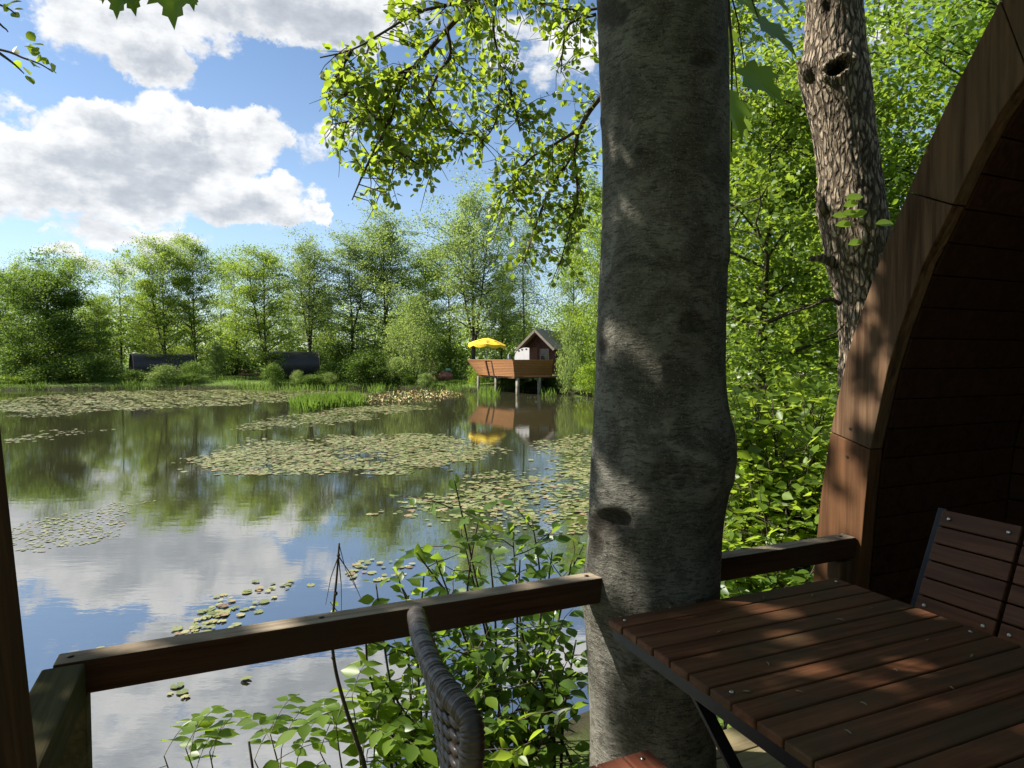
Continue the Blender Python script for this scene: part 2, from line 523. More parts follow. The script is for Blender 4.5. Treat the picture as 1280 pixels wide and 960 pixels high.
def rough_bark():
    m, nt, b = new_mat('furrowed_bark')
    co = coord(nt)
    t = tint_attr(nt)
    nz = nt.noise(nt.map(co, (14, 14, 7)), 1.0, 6, 0.65, 0.4).outputs['Fac']
    f2 = nt.noise(nt.map(co, (45, 45, 18)), 1.0, 4, 0.6, 0.5).outputs['Fac']
    wob = nt.noise(co, 6.0, 3)
    cw = nt.new('ShaderNodeVectorMath', {0: nt.map(co, (30, 30, 8.5)), 1: wob.outputs['Color']}, operation='ADD').outputs[0]
    vo = nt.new('ShaderNodeTexVoronoi', {'Vector': cw, 'Scale': 1.0, 'Randomness': 1.0}, feature='DISTANCE_TO_EDGE').outputs['Distance']
    cr_ = nt.range(vo, 0.02, 0.22)
    h = nt.m('ADD', nt.m('MULTIPLY', nt.m('MULTIPLY', t, nt.m('ADD', nt.m('MULTIPLY', cr_, .7), .3)), 0.8), nt.m('MULTIPLY', nz, 0.38))
    c = nt.ramp(h, [(0.2, (0.022, 0.017, 0.012)), (0.45, (0.11, 0.084, 0.058)), (0.72, (0.25, 0.20, 0.145)), (1.0, (0.36, 0.30, 0.23))])
    nt.l.new(c, b.inputs['Base Color'])
    b.inputs['Roughness'].default_value = 0.9
    b.inputs['Specular IOR Level'].default_value = 0.15
    bump(nt, b, nt.m('ADD', nt.m('ADD', nz, f2), nt.m('MULTIPLY', cr_, 1.3)), 1.0, 0.012)
    return m


def ground_mat():
    m, nt, b = new_mat('ground_soil_grass')
    co = coord(nt)
    a = nt.noise(co, 0.35, 6, 0.6).outputs['Fac']
    f = nt.noise(co, 9.0, 5, 0.65).outputs['Fac']
    c = nt.mix(nt.range(f, 0.3, 0.7), (0.07, 0.125, 0.025), (0.16, 0.23, 0.045))
    c = nt.mix(nt.m('MULTIPLY', nt.range(a, 0.5, 0.72), 0.6), c, (0.10, 0.085, 0.05))
    z = nt.new('ShaderNodeSeparateXYZ', {0: co}).outputs[2]
    mud = nt.range(z, 0.30, 0.10)
    c = nt.mix(mud, c, (0.03, 0.028, 0.015))  # bank mud, darkened further to stand in for the shrubs' shadow
    nt.l.new(c, b.inputs['Base Color'])
    b.inputs['Roughness'].default_value = 0.95
    b.inputs['Specular IOR Level'].default_value = 0.1
    bump(nt, b, f, 0.8, 0.05)
    return m


def water_mat():
    m, nt, b = new_mat('pond_water')
    co = coord(nt)
    n1 = nt.noise(nt.map(co, (2.2, 5.5, 1)), 1.0, 4, 0.5).outputs['Fac']
    n2 = nt.noise(nt.map(co, (9, 16, 1)), 1.0, 2, 0.5).outputs['Fac']
    mud = nt.noise(co, 0.25, 4, 0.6).outputs['Fac']
    c = nt.mix(mud, (0.020, 0.02, 0.010), (0.036, 0.034, 0.018))
    nt.l.new(c, b.inputs['Base Color'])
    b.inputs['Roughness'].default_value = 0.02
    b.inputs['IOR'].default_value = 6.0
    patch = nt.range(nt.noise(co, 0.12, 3, 0.5).outputs['Fac'], 0.4, 0.65, 0.35, 1.0)
    h = nt.m('ADD', nt.m('MULTIPLY', n1, nt.m('MULTIPLY', patch, 1.0)), nt.m('MULTIPLY', n2, 0.12))
    bump(nt, b, h, 0.095, 0.02)
    return m


def pad_mat():
    m, nt, b = new_mat('lily_pad')
    t = tint_attr(nt)
    oi = nt.new('ShaderNodeObjectInfo').outputs['Random']
    f = nt.m('FRACT', nt.m('ADD', t, oi))
    c = nt.ramp(f, [(0.0, (0.10, 0.13, 0.035)), (0.45, (0.20, 0.22, 0.075)), (0.82, (0.29, 0.28, 0.125)), (0.94, (0.26, 0.17, 0.09)), (1.0, (0.13, 0.08, 0.05))])
    nz = nt.noise(coord(nt), 30.0, 3).outputs['Fac']
    c = nt.mix(nt.m('MULTIPLY', nt.range(nz, 0.5, 0.7), 0.4), c, (0.12, 0.09, 0.04))
    nt.l.new(c, b.inputs['Base Color'])
    b.inputs['Roughness'].default_value = 0.38
    b.inputs['Specular IOR Level'].default_value = 0.6
    return m


def ylily_mat():
    m, nt, b = new_mat('yellowing_lily')
    t = tint_attr(nt)
    c = nt.ramp(t, [(0.0, (0.12, 0.2, 0.035)), (0.4, (0.27, 0.25, 0.06)), (0.75, (0.38, 0.25, 0.08)), (1.0, (0.33, 0.15, 0.05))])
    nt.l.new(c, b.inputs['Base Color'])
    b.inputs['Roughness'].default_value = 0.45
    return m


def wicker_mat():
    m, nt, b = new_mat('wicker_weave')
    co = coord(nt)
    t = tint_attr(nt)
    nz = nt.noise(nt.map(co, (60, 60, 60)), 1.0, 3).outputs['Fac']
    c = nt.mix(nt.m('ADD', nt.m('MULTIPLY', t, 0.7), nt.m('MULTIPLY', nz, 0.3), clamp=True), (0.014, 0.009, 0.0065), (0.06, 0.043, 0.033))
    nt.l.new(c, b.inputs['Base Color'])
    b.inputs['Roughness'].default_value = 0.38
    return m


M_mbark, M_rbark, M_ground, M_water, M_pad, M_ylily, M_wicker = maple_bark(), rough_bark(), ground_mat(), water_mat(), pad_mat(), ylily_mat(), wicker_mat()

# ------------------------------------------------------------------ terrain and water
POND = np.array([(-90, 4.5), (-90, 44.5), (-45, 43.5), (-33, 43), (-26, 44.5), (-18, 45.5), (-10, 45.5), (-4.5, 45), (-3.2, 42.2), (-0.5, 41.8), (3.2, 40.5), (4.6, 37.5),
                 (4.9, 30), (4.3, 20), (3.0, 10), (2.2, 6.2), (1.2, 4.4), (0.2, 3.7), (-0.9, 3.1), (-2.5, 2.6), (-6, 2.2), (-20, 2.5)], float)


def pond_sd(X, Y):
    """signed distance, negative inside the pond"""
    P = np.stack([X, Y], -1)
    n = len(POND)
    dmin = np.full(X.shape, 1e9)
    ins = np.zeros(X.shape, bool)
    for i in range(n):
        a, b = POND[i], POND[(i + 1) % n]
        ab = b - a
        t = np.clip(((P - a) @ ab) / (ab @ ab), 0, 1)
        d = np.linalg.norm(P - a - t[..., None] * ab, axis=-1)
        dmin = np.minimum(dmin, d)
        c = ((a[1] > Y) != (b[1] > Y)) & (X < (b[0] - a[0]) * (Y - a[1]) / (b[1] - a[1] + 1e-12) + a[0])
        ins ^= c
    return np.where(ins, -dmin, dmin)


def vnoise(X, Y, s, k=0):
    return (np.sin(X * s + 1.3 * k) * np.cos(Y * s * 1.13 + 2.1 * k) + 0.6 * np.sin(X * s * 2.3 + Y * s * 1.7 + k) + 0.3 * np.cos(X * s * 4.1 - Y * s * 3.7 + k)) / 1.9


def ground_z(X, Y):
    X, Y = np.asarray(X, float), np.asarray(Y, float)
    d = pond_sd(X, Y) + 0.25 * vnoise(X, Y, 1.7)
    land = 0.42 * (1 - np.exp(-np.maximum(d, 0) / 0.9)) + 0.08 * vnoise(X, Y, 0.45, 3) * np.clip(d / 3, 0, 1)
    right = np.clip((X - 5) / 8, 0, 1) * np.clip((Y - 5) / 12, 0, 1) * 0.9
    back = np.clip((Y - 50) / 30, 0, 1) * 0.8
    land = land + right * np.clip(d / 3, 0, 1) + back
    return np.where(d < 0, np.maximum(-0.9, d * 0.5) - 0.03, land)


def gz(x, y):
    return float(ground_z(np.array([x]), np.array([y]))[0])


def terrain():
    xs = np.concatenate([np.linspace(-500, -62, 14), np.arange(-60, -12, 0.9), np.arange(-12, 16, 0.4), np.arange(16, 60, 1.5), np.linspace(62, 500, 14)])
    ys = np.concatenate([np.linspace(-400, -22, 10), np.arange(-20, 0, 1.5), np.arange(0, 12, 0.35), np.arange(12, 36, 0.9), np.arange(36, 50, 0.4), np.arange(50, 90, 2.0), np.linspace(92, 700, 14)])
    X, Y = np.meshgrid(xs, ys)
    Z = ground_z(X, Y)
    V = np.stack([X, Y, Z], -1).reshape(-1, 3)
    nx, ny = len(xs), len(ys)
    i = (np.arange(ny - 1)[:, None] * nx + np.arange(nx - 1)[None]).ravel()
    L = np.stack([i, i + 1, i + nx + 1, i + nx], -1).ravel()
    o = raw_mesh('ground', V, np.arange(len(i)) * 4, L, M_ground, smooth=True)
    tag(o, 'grassy ground around the pond', kind='structure')


terrain()
mb = MB()
mb.add([(-95, 0.5, 0), (14, 0.5, 0), (14, 52, 0), (-95, 52, 0)], [(0, 1, 2, 3)])
tag(mb.build('pond_water', M_water), 'still pond water mirroring trees and clouds', kind='structure')

# gravel path glimpsed right of the trunk
xs = np.linspace(7.0, 20, 14)
rows = []
for x in xs:
    yc = 31 + 0.5 * (x - 7)
    for dy in (-3.4, -1.2, 1.2, 3.4):
        rows.append((x, yc + dy, gz(x, yc + dy) + 0.03))
mb = MB()
mb.add(rows, [(i * 4 + k, i * 4 + 4 + k, i * 4 + 5 + k, i * 4 + 1 + k) for i in range(13) for k in range(3)])
tag(mb.build('gravel_path', M_gravel), 'pale gravel path behind the shrubs', kind='structure')

# ------------------------------------------------------------------ leaves
T_DIA = (np.array([(0, 0, 0), (.36, .5, .08), (0, 1, 0), (-.36, .5, .08)]), [(0, 1, 2, 3)])
T_OVAL = (np.array([(0, 0, 0), (.3, .25, .05), (.4, .55, .07), (.22, .86, .03), (0, 1, -.05), (-.22, .86, .03), (-.4, .55, .07), (-.3, .25, .05), (0, .5, -.03)]),
          [(0, 1, 2, 8), (8, 2, 3, 4), (0, 8, 6, 7), (8, 4, 5, 6)])
T_POINT = (np.array([(0, 0, 0), (.2, .18, .05), (.33, .42, .06), (.25, .68, .03), (.1, .88, -.03), (0, 1.04, -.1), (-.1, .88, -.03), (-.25, .68, .03), (-.33, .42, .06), (-.2, .18, .05), (0, .42, -.02)]),
           [(0, 1, 2, 10), (10, 2, 3, 4, 5), (0, 10, 8, 9), (10, 5, 6, 7, 8)])
T_LANCE = (np.array([(0, 0, 0), (.14, .25, .03), (.17, .5, .03), (.1, .8, 0), (0, 1.05, -.06), (-.1, .8, 0), (-.17, .5, .03), (-.14, .25, .03), (0, .5, -.02)]),
           [(0, 1, 2, 8), (8, 2, 3, 4), (0, 8, 6, 7), (8, 4, 5, 6)])
_half = [(0.0, 0.0), (.16, -.06), (.40, -.02), (.30, .14), (.62, .30), (.46, .40), (.52, .58), (.30, .52), (.20, .62), (.22, .80), (.10, .84)]
_mv = [(x, y, 0.06 * x) for x, y in _half] + [(0, 1.08, -.08)] + [(-x, y, 0.06 * x) for x, y in _half[:0:-1]] + [(0, .42, -.03)]
_n = len(_mv) - 1
_k = 11
T_MAPLE = (np.array(_mv), [(0, 1, 2, 3, _n), (_n, 3, 4, 5, 6, 7), (_n, 7, 8, 9, 10, 11), (_n, 11, 12, 13, 14, 15), (_n, 15, 16, 17, 18, 19), (_n, 19, 20, 21, 0)])
T_BLADE = (np.array([(-.02, 0, 0), (.02, 0, 0), (.015, .6, .06), (0, 1, .2), (-.015, .6, .06)]), [(0, 1, 2, 3, 4)])


def unit(A):
    return A / np.maximum(np.linalg.norm(A, axis=-1, keepdims=True), 1e-9)


def leaves(name, P, D, N, SZ, tmpl, mat, parent=None, tint=None):
    P, D, N = np.asarray(P, float), unit(np.asarray(D, float)), np.asarray(N, float)
    n = len(P)
    SZ = np.broadcast_to(np.asarray(SZ, float), (n,))
    N = unit(N - D * (N * D).sum(-1, keepdims=True) + 1e-6)
    W = np.cross(D, N)
    T, fs = tmpl
    V = P[:, None] + SZ[:, None, None] * (T[None, :, 0, None] * W[:, None] + T[None, :, 1, None] * D[:, None] + T[None, :, 2, None] * N[:, None])
    k = len(T)
    pat = np.concatenate([np.array(f) for f in fs])
    ln = np.array([len(f) for f in fs])
    st = np.concatenate([[0], np.cumsum(ln)[:-1]])
    tot = ln.sum()
    L = (np.arange(n)[:, None] * k + pat[None]).ravel()
    ST = (np.arange(n)[:, None] * tot + st[None]).ravel()
    if tint is None: tint = RS.random(n)
    return raw_mesh(name, V.reshape(-1, 3), ST, L, mat, parent, np.repeat(tint, k), smooth=False)


def rnd_dirs(n, up=0.0, rs=RS):
    A = rs.normal(size=(n, 3))
    A[:, 2] += up
    return unit(A)


def leaf_orient(n, rs=RS, down=0.3, flat=0.8):
    D = rs.normal(size=(n, 3))
    D[:, 2] = D[:, 2] * 0.5 - down
    N = rs.normal(size=(n, 3)) * 0.6
    N[:, 2] += flat
    return unit(D), N


# ------------------------------------------------------------------ tree generator (local coordinates)
def tree_geo(rs, H, base, rad, nb, r0, ncl=7, nleaf=26, spread=0.42, flat=0.5, el=(25, 55), droop=0.25, lean=(0, 0), fork=0, shape='alder', tufts=True):
    mb = MB()
    n = 12
    tr = []
    ph = rs.random(2) * 6
    for i in range(n + 1):
        t = i / n
        wob = 0.012 * H * t
        tr.append(Vector((lean[0] * t * H + wob * math.sin(5 * t + ph[0]), lean[1] * t * H + wob * math.cos(4 * t + ph[1]), t * H * 0.97)))
    mb.tube(tr, [r0 * (1 - 0.93 * (i / n) ** 0.85) + (0.25 * r0 if i == 0 else 0) for i in range(n + 1)], 8)
    trunks = [tr]
    for k in range(fork):
        a = rs.random() * 6.28
        s = rs.uniform(0.15, 0.4)
        i0 = int(s * n)
        p0 = tr[i0]
        L = H * (1 - s) * rs.uniform(0.75, 0.95)
        t2 = [p0 + Vector((math.cos(a) * L * 0.22 * (j / 8) ** 0.8, math.sin(a) * L * 0.22 * (j / 8) ** 0.8, L * j / 8)) for j in range(9)]
        mb.tube(t2, [r0 * 0.6 * (1 - 0.92 * j / 8) for j in range(9)], 6)
        trunks.append(t2)
    C, CT = [], []
    for tk in trunks:
        nbk = nb if tk is tr else int(nb * 0.6)
        for b in range(nbk):
            t = base + (1 - base) * ((b + rs.random()) / nbk) if tk is tr else 0.3 + 0.7 * ((b + rs.random()) / nbk)
            t = min(t, 0.985)
            m = len(tk) - 1
            i = min(int(t * m), m - 1)
            p = tk[i].lerp(tk[i + 1], t * m - i)
            tt = (t - base) / (1 - base) if tk is tr else (t - 0.3) / 0.7
            if shape == 'alder': sh = 0.34 + 0.72 * math.sin(math.pi * min(1, 0.18 + 0.74 * tt)) ** 0.8
            elif shape == 'dome': sh = math.sqrt(max(0.04, 1 - (tt * 1.02 - 0.25) ** 2 / 0.75))
            else: sh = 0.9 - 0.55 * tt
            L = rad * sh * rs.choice((.5, .75, .95, 1.1, 1.3)) * rs.uniform(0.85, 1.12)
            a = b * 2.39996 + rs.normal() * 0.35
            e = R(rs.uniform(*el)) * (0.6 + 0.6 * tt)
            d = Vector((math.cos(a) * math.cos(e), math.sin(a) * math.cos(e), math.sin(e)))
            pts = [p]
            for j in range(5):
                d = (d + Vector((rs.normal() * .12, rs.normal() * .12, -droop * 0.22 + rs.normal() * .06))).normalized()
                pts.append(pts[-1] + d * (L / 5))
            rb = max(0.012, r0 * 0.32 * (1 - t) + 0.012)
            mb.tube(pts, [rb * (1 - 0.8 * j / 5) for j in range(6)], 4, cap=False)
            for c in range(ncl):
                f = rs.uniform(0.22, 1.05)
                j = min(int(f * 5), 4)
                q = pts[j].lerp(pts[j + 1], f * 5 - j)
                off = Vector((rs.normal(), rs.normal(), rs.normal() * 0.6)) * (0.16 * L * (1.15 - 0.5 * f))
                cpt = q + off
                if rs.random() < 0.45:
                    mb.tube([q, q.lerp(cpt, .6) + Vector((0, 0, .03)), cpt], [0.012, .008, .004], 3, cap=False)
                C.append(cpt)
                CT.append(rs.random())
    C = np.array([tuple(c) for c in C])
    CT = np.array(CT)
    k = np.repeat(np.arange(len(C)), nleaf)
    sz = rs.uniform(0.4, 1.45, len(C))[k]
    P = C[k] + rs.normal(size=(len(k), 3)) * (spread * sz)[:, None] * np.array([1, 1, flat])
    P = P[P[:, 2] > 0.15]
    tint = np.clip(0.5 * CT[k][:len(P)] + 0.5 * rs.random(len(P)), 0, 1)
    return mb, P, tint


def make_tree(name, rs, leaf, lm, tm, tmpl=T_DIA, flatn=0.7, **kw):
    root = empty(name)
    mb, P, tint = tree_geo(rs, **kw)
    mb.build('trunk', tm, root, smooth=True, recalc=False)
    D, N = leaf_orient(len(P), rs, 0.2, flatn)
    leaves('crown', P, D, N, leaf * rs.uniform(0.7, 1.3, len(P)), tmpl, lm, root, tint)
    return root


def shrub_geo(rs, w, d, h, nlump, nleaf, spread, stems=8):
    mb = MB()
    C = []
    for i in range(nlump):
        a = rs.random() * 6.283
        u = rs.random() ** 0.55
        e = rs.random()
        z = h * (0.12 + 0.83 * e)
        k = math.sqrt(max(0.05, 1 - (max(0, e - 0.25) / 0.78) ** 2))
        k *= rs.uniform(0.8, 1.1)
        C.append((math.cos(a) * w / 2 * u * k, math.sin(a) * d / 2 * u * k, z))
    for i in range(stems):
        c = C[i % len(C)]
        q = Vector(c)
        b = Vector((c[0] * .15, c[1] * .15, 0))
        mb.tube([b, b.lerp(q, .5) + Vector((0, 0, .1 * h)), q], [0.02 * h ** .5 + .008, .014, .006], 5, cap=False)
    C = np.array(C)
    k = np.repeat(np.arange(nlump), nleaf)
    P = C[k] + rs.normal(size=(len(k), 3)) * spread * np.array([1, 1, .75])
    ct = rs.random(nlump)
    keep = P[:, 2] > 0.02
    return mb, P[keep], np.clip(0.5 * ct[k] + 0.5 * rs.random(len(k)), 0, 1)[keep]


def make_shrub(name, rs, leaf, lm, w, d, h, nlump, nleaf, spread, tmpl=T_DIA, flatn=0.7, stems=8, sm=None):
    root = empty(name)
    mb, P, tint = shrub_geo(rs, w, d, h, nlump, nleaf, spread, stems)
    mb.build('stem', sm or M_twig, root, smooth=True, recalc=False)
    D, N = leaf_orient(len(P), rs, 0.2, flatn)
    leaves('foliage', P, D, N, leaf * rs.uniform(0.7, 1.3, len(P)), tmpl, lm, root, tint)
    return root


def rsd(k):
    return np.random.default_rng(1000 + k)


# ------------------------------------------------------------------ far trees
PROTO = {
    'alder': dict(leaf=0.129, lm=M_far, H=12, base=.10, rad=3.5, nb=56, r0=.17, ncl=7, nleaf=54, spread=.40, flat=.42, fork=1, lean=(.03, .0)),
    'airy': dict(leaf=0.122, lm=M_far, H=12, base=.22, rad=3.4, nb=42, r0=.14, ncl=6, nleaf=48, spread=.42, flat=.45),
    'tall': dict(leaf=0.122, lm=M_far2, H=12, base=.12, rad=3.2, nb=54, r0=.16, ncl=6, nleaf=54, spread=.42, flat=.45, el=(20, 58), fork=1),
    'oak': dict(leaf=0.136, lm=M_fard, H=8, base=.08, rad=4.6, nb=60, r0=.2, ncl=13, nleaf=76, spread=.45, flat=.42, el=(8, 50), shape='dome'),
    'twin': dict(leaf=0.122, lm=M_far2, H=12, base=.24, rad=3.0, nb=40, r0=.17, ncl=6, nleaf=50, spread=.42, flat=.5, el=(25, 60), fork=2),
    'birch': dict(leaf=0.088, lm=M_far2, H=12, base=.18, rad=2.8, nb=48, r0=.12, ncl=10, nleaf=60, spread=.36, flat=1.3, el=(30, 55), droop=1.5),
    'bright': dict(leaf=0.116, lm=M_fresh, H=12, base=.05, rad=3.0, nb=56, r0=.13, ncl=10, nleaf=68, spread=.4, flat=.6),
}
_made = {}
TREES = [  # px of trunk, py of top, distance, prototype, width factor, label
    (62, 348, 50, 'oak', 1.0, 'low broad dark green tree over the water at the far left bank'),
    (28, 326, 60, 'airy', 1.0, 'thin crowned tree rising behind the low broad dark tree at far left'),
    (92, 321, 62, 'airy', 1.15, 'see-through tree top right behind the low broad dark tree'),
    (152, 328, 57, 'airy', 1.0, 'sparse tree just left of the left black barrel cabin'),
    (208, 304, 52, 'alder', .8, 'tall dense tree behind the left black barrel cabin, left of a double top'),
    (246, 302, 54, 'alder', .75, 'tall dense tree behind the left black barrel cabin, right of a double top'),
    (277, 325, 60, 'airy', .7, 'slim thinly leaved tree in the gap right of the double topped pair'),
    (334, 314, 50, 'alder', .95, 'broad tree with a dark trunk beside the right black barrel cabin'),
    (296, 322, 58, 'airy', .8, 'light green tree behind the picnic table on the far bank'),
    (388, 303, 54, 'twin', 1.0, 'forked tree standing behind the right black barrel cabin'),
    (440, 300, 54, 'tall', 1.0, 'pale upright tree right of the right barrel cabin'),
    (482, 274, 53, 'tall', 1.0, 'tallest pale tree in the middle of the far bank'),
    (530, 318, 56, 'alder', .9, 'rounded mid green tree behind the silvery willow bush'),
    (592, 243, 48, 'twin', .95, 'very tall leaning twin trunk tree behind the yellow parasol'),
    (562, 300, 52, 'airy', .9, 'leaning thin tree left of the yellow parasol'),
    (626, 335, 52, 'alder', .7, 'dark green tree between the parasol and the hut roof'),
    (655, 268, 50, 'birch', .9, 'weeping birch with hanging twigs behind the stilted hut'),
    (716, 262, 44, 'bright', .55, 'bright green tree right behind the stilted hut roof'),
    (752, 236, 38, 'bright', .7, 'tall bright green tree partly hidden by the near smooth trunk'),
    (5, 340, 56, 'alder', .9, 'mid green tree cut by the left edge of the view'),
    (120, 372, 54, 'alder', .9, 'short dark green tree left of the left barrel cabin'),
    (180, 362, 60, 'alder', .9, 'short tree filling the back above the left barrel cabin'),
    (362, 365, 62, 'airy', .9, 'short light tree in the back above the right barrel cabin'),
    (271, 430, 50.5, 'tall', .95, 'very small pale young tree standing alone on the far lawn'),
    (410, 360, 60, 'alder', .8, 'short mid green tree behind the pale upright tree'),
]
for i, (px, py, y, kind, wf, lab) in enumerate(TREES):
    x = (px - 640) / F * y
    g = gz(x, y)
    H = HC + (447 - py) / F * y - g
    if kind not in _made:
        kw = dict(PROTO[kind])
        nm = {'oak': 'oak_tree', 'birch': 'birch_tree'}.get(kind, 'alder_tree')
        o = make_tree(nm, rsd(i), kw.pop('leaf'), kw.pop('lm'), M_bark, **kw)
        _made[kind] = o
    else:
        o = copy_tree(_made[kind])
    s = H / PROTO[kind]['H']
    o.location = (x, y, g - 0.05)
    o.rotation_euler = (0, 0, random.uniform(0, 6.28))
    o.scale = (s * wf, s * wf, s)
    tag(o, lab, 'tree', 'trees on the far bank')

# the wood behind, one mass
rs = rsd(77)
n = 2300
cx = rs.uniform(-62, 75, n)
cy = rs.uniform(61, 80, n)
cy[1300:] = rs.uniform(57.5, 64, 1000)
hh = 5.4 + 2.2 * vnoise(cx, cy * 0.3, 0.22) + rs.uniform(-1, 1.2, n)
hh[1300:] *= .62
cz = ground_z(cx, cy) + hh * rs.random(n) ** 0.8 + .4
k = np.repeat(np.arange(n), 80)
P = np.stack([cx, cy, cz], -1)[k] + rs.normal(size=(len(k), 3)) * np.array([.8, .8, .55])
D, N = leaf_orient(len(P), rs)
tint = np.clip(.5 * rs.random(n)[k] + .5 * rs.random(len(k)), 0, 1)
tag(leaves('far_wood', P, D, N, .24 * rs.uniform(.7, 1.3, len(P)), T_DIA, M_far, None, tint), 'dense leafy wood closing the view behind the far bank trees', 'wood', kind='stuff')

# ------------------------------------------------------------------ bank shrubs
SHR = {
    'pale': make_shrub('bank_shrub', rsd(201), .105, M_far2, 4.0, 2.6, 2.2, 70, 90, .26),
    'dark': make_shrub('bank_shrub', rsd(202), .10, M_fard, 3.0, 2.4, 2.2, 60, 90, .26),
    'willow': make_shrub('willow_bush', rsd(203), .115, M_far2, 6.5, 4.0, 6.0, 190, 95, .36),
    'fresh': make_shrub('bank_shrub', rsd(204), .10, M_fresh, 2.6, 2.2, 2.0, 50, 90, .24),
}
_used = set()
SHRUBS = [  # px centre, py top, distance, width m, proto, label, category
    (205, 456, 46.5, 3.2, 'pale', 'pale leafy shrub hiding the foot of the left black barrel cabin'),
    (340, 454, 46.3, 1.5, 'dark', 'dark conical bush on the waterline below the right barrel cabin'),
    (392, 468, 46.5, 3.0, 'dark', 'low dark bush spreading in front of the right barrel cabin'),
    (452, 442, 46.8, 3.2, 'dark', 'dark brownish bush between the far lawn and the silvery willow'),
    (516, 368, 48.5, 6.0, 'willow', 'big silvery round willow bush on the far bank'),
    (533, 466, 45.6, 1.3, 'pale', 'small pale shrub on the bank in front of the red canvas bundle'),
    (598, 455, 43.5, 1.5, 'fresh', 'yellow green bush under the left end of the stilted terrace'),
    (118, 442, 46.5, 3.6, 'dark', 'dark bush hanging over the water left of the left barrel cabin'),
    (70, 455, 46.5, 4.4, 'dark', 'dark low bush under the broad dark tree at far left'),
    (14, 470, 45.5, 4.2, 'fresh', 'light green low bush at the left end of the far bank'),
    (713, 404, 38.6, 2.5, 'pale', 'pale flowering bush half covering the stilted hut roof'),
    (738, 456, 36.5, 1.8, 'fresh', 'yellow green bush on the right bank beside the near trunk'),
    (676, 474, 42.6, 2.6, 'dark', 'shaded bush in the dark under the stilted terrace'),
    (632, 472, 43.6, 2.4, 'dark', 'shadowed bush behind the piles of the stilted terrace'),
    (560, 430, 50.5, 4.2, 'dark', 'dark bush behind the red canvas bundle'),
    (420, 430, 53, 4.6, 'dark', 'dark hedge bush behind the strip of far lawn'),
    (290, 436, 57, 5.5, 'dark', 'dark bush in the shade behind the picnic table'),
    (110, 428, 53, 6.0, 'dark', 'dark bush in the shade behind the left bank bushes'),
    (480, 425, 51.5, 4.0, 'dark', 'dark bush left behind the silvery willow'),
    (165, 462, 46.6, 2.6, 'dark', 'low dark bush right against the left barrel cabin porch'),
    (238, 466, 46.4, 2.4, 'dark', 'low dark bush right of the pale shrub by the left barrel cabin'),
    (372, 463, 46.7, 1.4, 'pale', 'pale feathery bush just right of the dark conical bush'),
    (412, 465, 46.4, 1.6, 'pale', 'pale feathery bush left of the dark brownish bush'),
    (480, 458, 46.8, 2.6, 'dark', 'dark bush at the waterline under the silvery willow'),
    (508, 466, 46.5, 1.8, 'dark', 'dark waterline bush left of the small pale shrub'),
    (40, 474, 46.0, 3.0, 'fresh', 'light green low bush next to the left end of the bank'),
    (100, 472, 46.4, 3.0, 'dark', 'dark waterline bush below the broad dark tree'),
    (570, 474, 45.8, 2.0, 'dark', 'low dark bush left of the stilted terrace'),
    (30, 438, 48, 5.0, 'dark', 'tall dark bush behind the light green low bushes at far left'),
    (95, 446, 47.5, 4.0, 'dark', 'tall dark bush under the right side of the broad dark tree'),
    (240, 452, 47.6, 2.2, 'dark', 'dark bush covering the right half of the left barrel cabin'),
    (416, 454, 48.2, 2.2, 'dark', 'dark bush covering the right end of the right barrel cabin'),
    (465, 438, 48.2, 3.4, 'dark', 'tall dark bush leaning out left of the silvery willow'),
    (494, 448, 47.2, 2.6, 'pale', 'pale bush at the foot of the silvery willow'),
    (650, 470, 41.8, 2.4, 'dark', 'dark bush added to darken the middle under the stilted terrace'),  # this and the next bush added to deepen the shade under the terrace
    (688, 468, 41.8, 2.4, 'dark', 'dark bush added to darken the right end under the stilted terrace'),
]
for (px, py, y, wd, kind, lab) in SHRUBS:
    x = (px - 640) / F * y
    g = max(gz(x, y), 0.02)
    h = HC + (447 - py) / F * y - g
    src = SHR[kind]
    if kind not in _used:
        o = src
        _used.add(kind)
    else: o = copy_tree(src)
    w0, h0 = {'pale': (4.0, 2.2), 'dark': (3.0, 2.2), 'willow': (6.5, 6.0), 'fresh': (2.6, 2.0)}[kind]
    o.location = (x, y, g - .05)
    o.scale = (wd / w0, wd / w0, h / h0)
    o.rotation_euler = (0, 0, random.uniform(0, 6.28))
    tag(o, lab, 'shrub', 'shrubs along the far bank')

# grass fringe and reeds (uncountable)
def blades(name, xs, ys, zs, hs, mat, lean=.25, rs=RS):
    n = len(xs)
    P = np.stack([xs, ys, zs], -1)
    D = np.stack([rs.normal(size=n) * lean, rs.normal(size=n) * lean, np.ones(n)], -1)
    N = rs.normal(size=(n, 3)); N[:, 2] *= .2
    return leaves(name, P, D, N, hs, T_BLADE, mat)


rs = rsd(301)
n = 26000
x = rs.uniform(-44, 4.5, n); y = rs.uniform(42, 52, n)
d = pond_sd(x, y); kp = (d > -.25) & (rs.random(n) < np.exp(-np.maximum(d, 0) / 2.2) + .12)
x, y = x[kp], y[kp]
x_, y_ = rs.uniform(-44, 4.5, 120000), rs.uniform(40, 48, 120000)
d_ = pond_sd(x_, y_); kp = (d_ > -.35) & (d_ < .5) & (rs.random(len(x_)) < .25 + .5 * vnoise(x_, y_, .9, 7))
x, y = np.concatenate([x, x_[kp]]), np.concatenate([y, y_[kp]])
tag(blades('bank_grass', x, y, ground_z(x, y) - .03, rs.uniform(.12, .42, len(x)) * (1 + .6 * vnoise(x, y, .8)), M_grass), 'grass fringe along the far bank', 'grass', kind='stuff')


def in_px_poly(px, py, poly):
    ins = np.zeros(np.shape(px), bool)
    n = len(poly)
    for i in range(n):
        a, b = poly[i], poly[(i + 1) % n]
        c = ((a[1] > py) != (b[1] > py)) & (px < (b[0] - a[0]) * (py - a[1]) / (b[1] - a[1] + 1e-12) + a[0])
        ins ^= c
    return ins


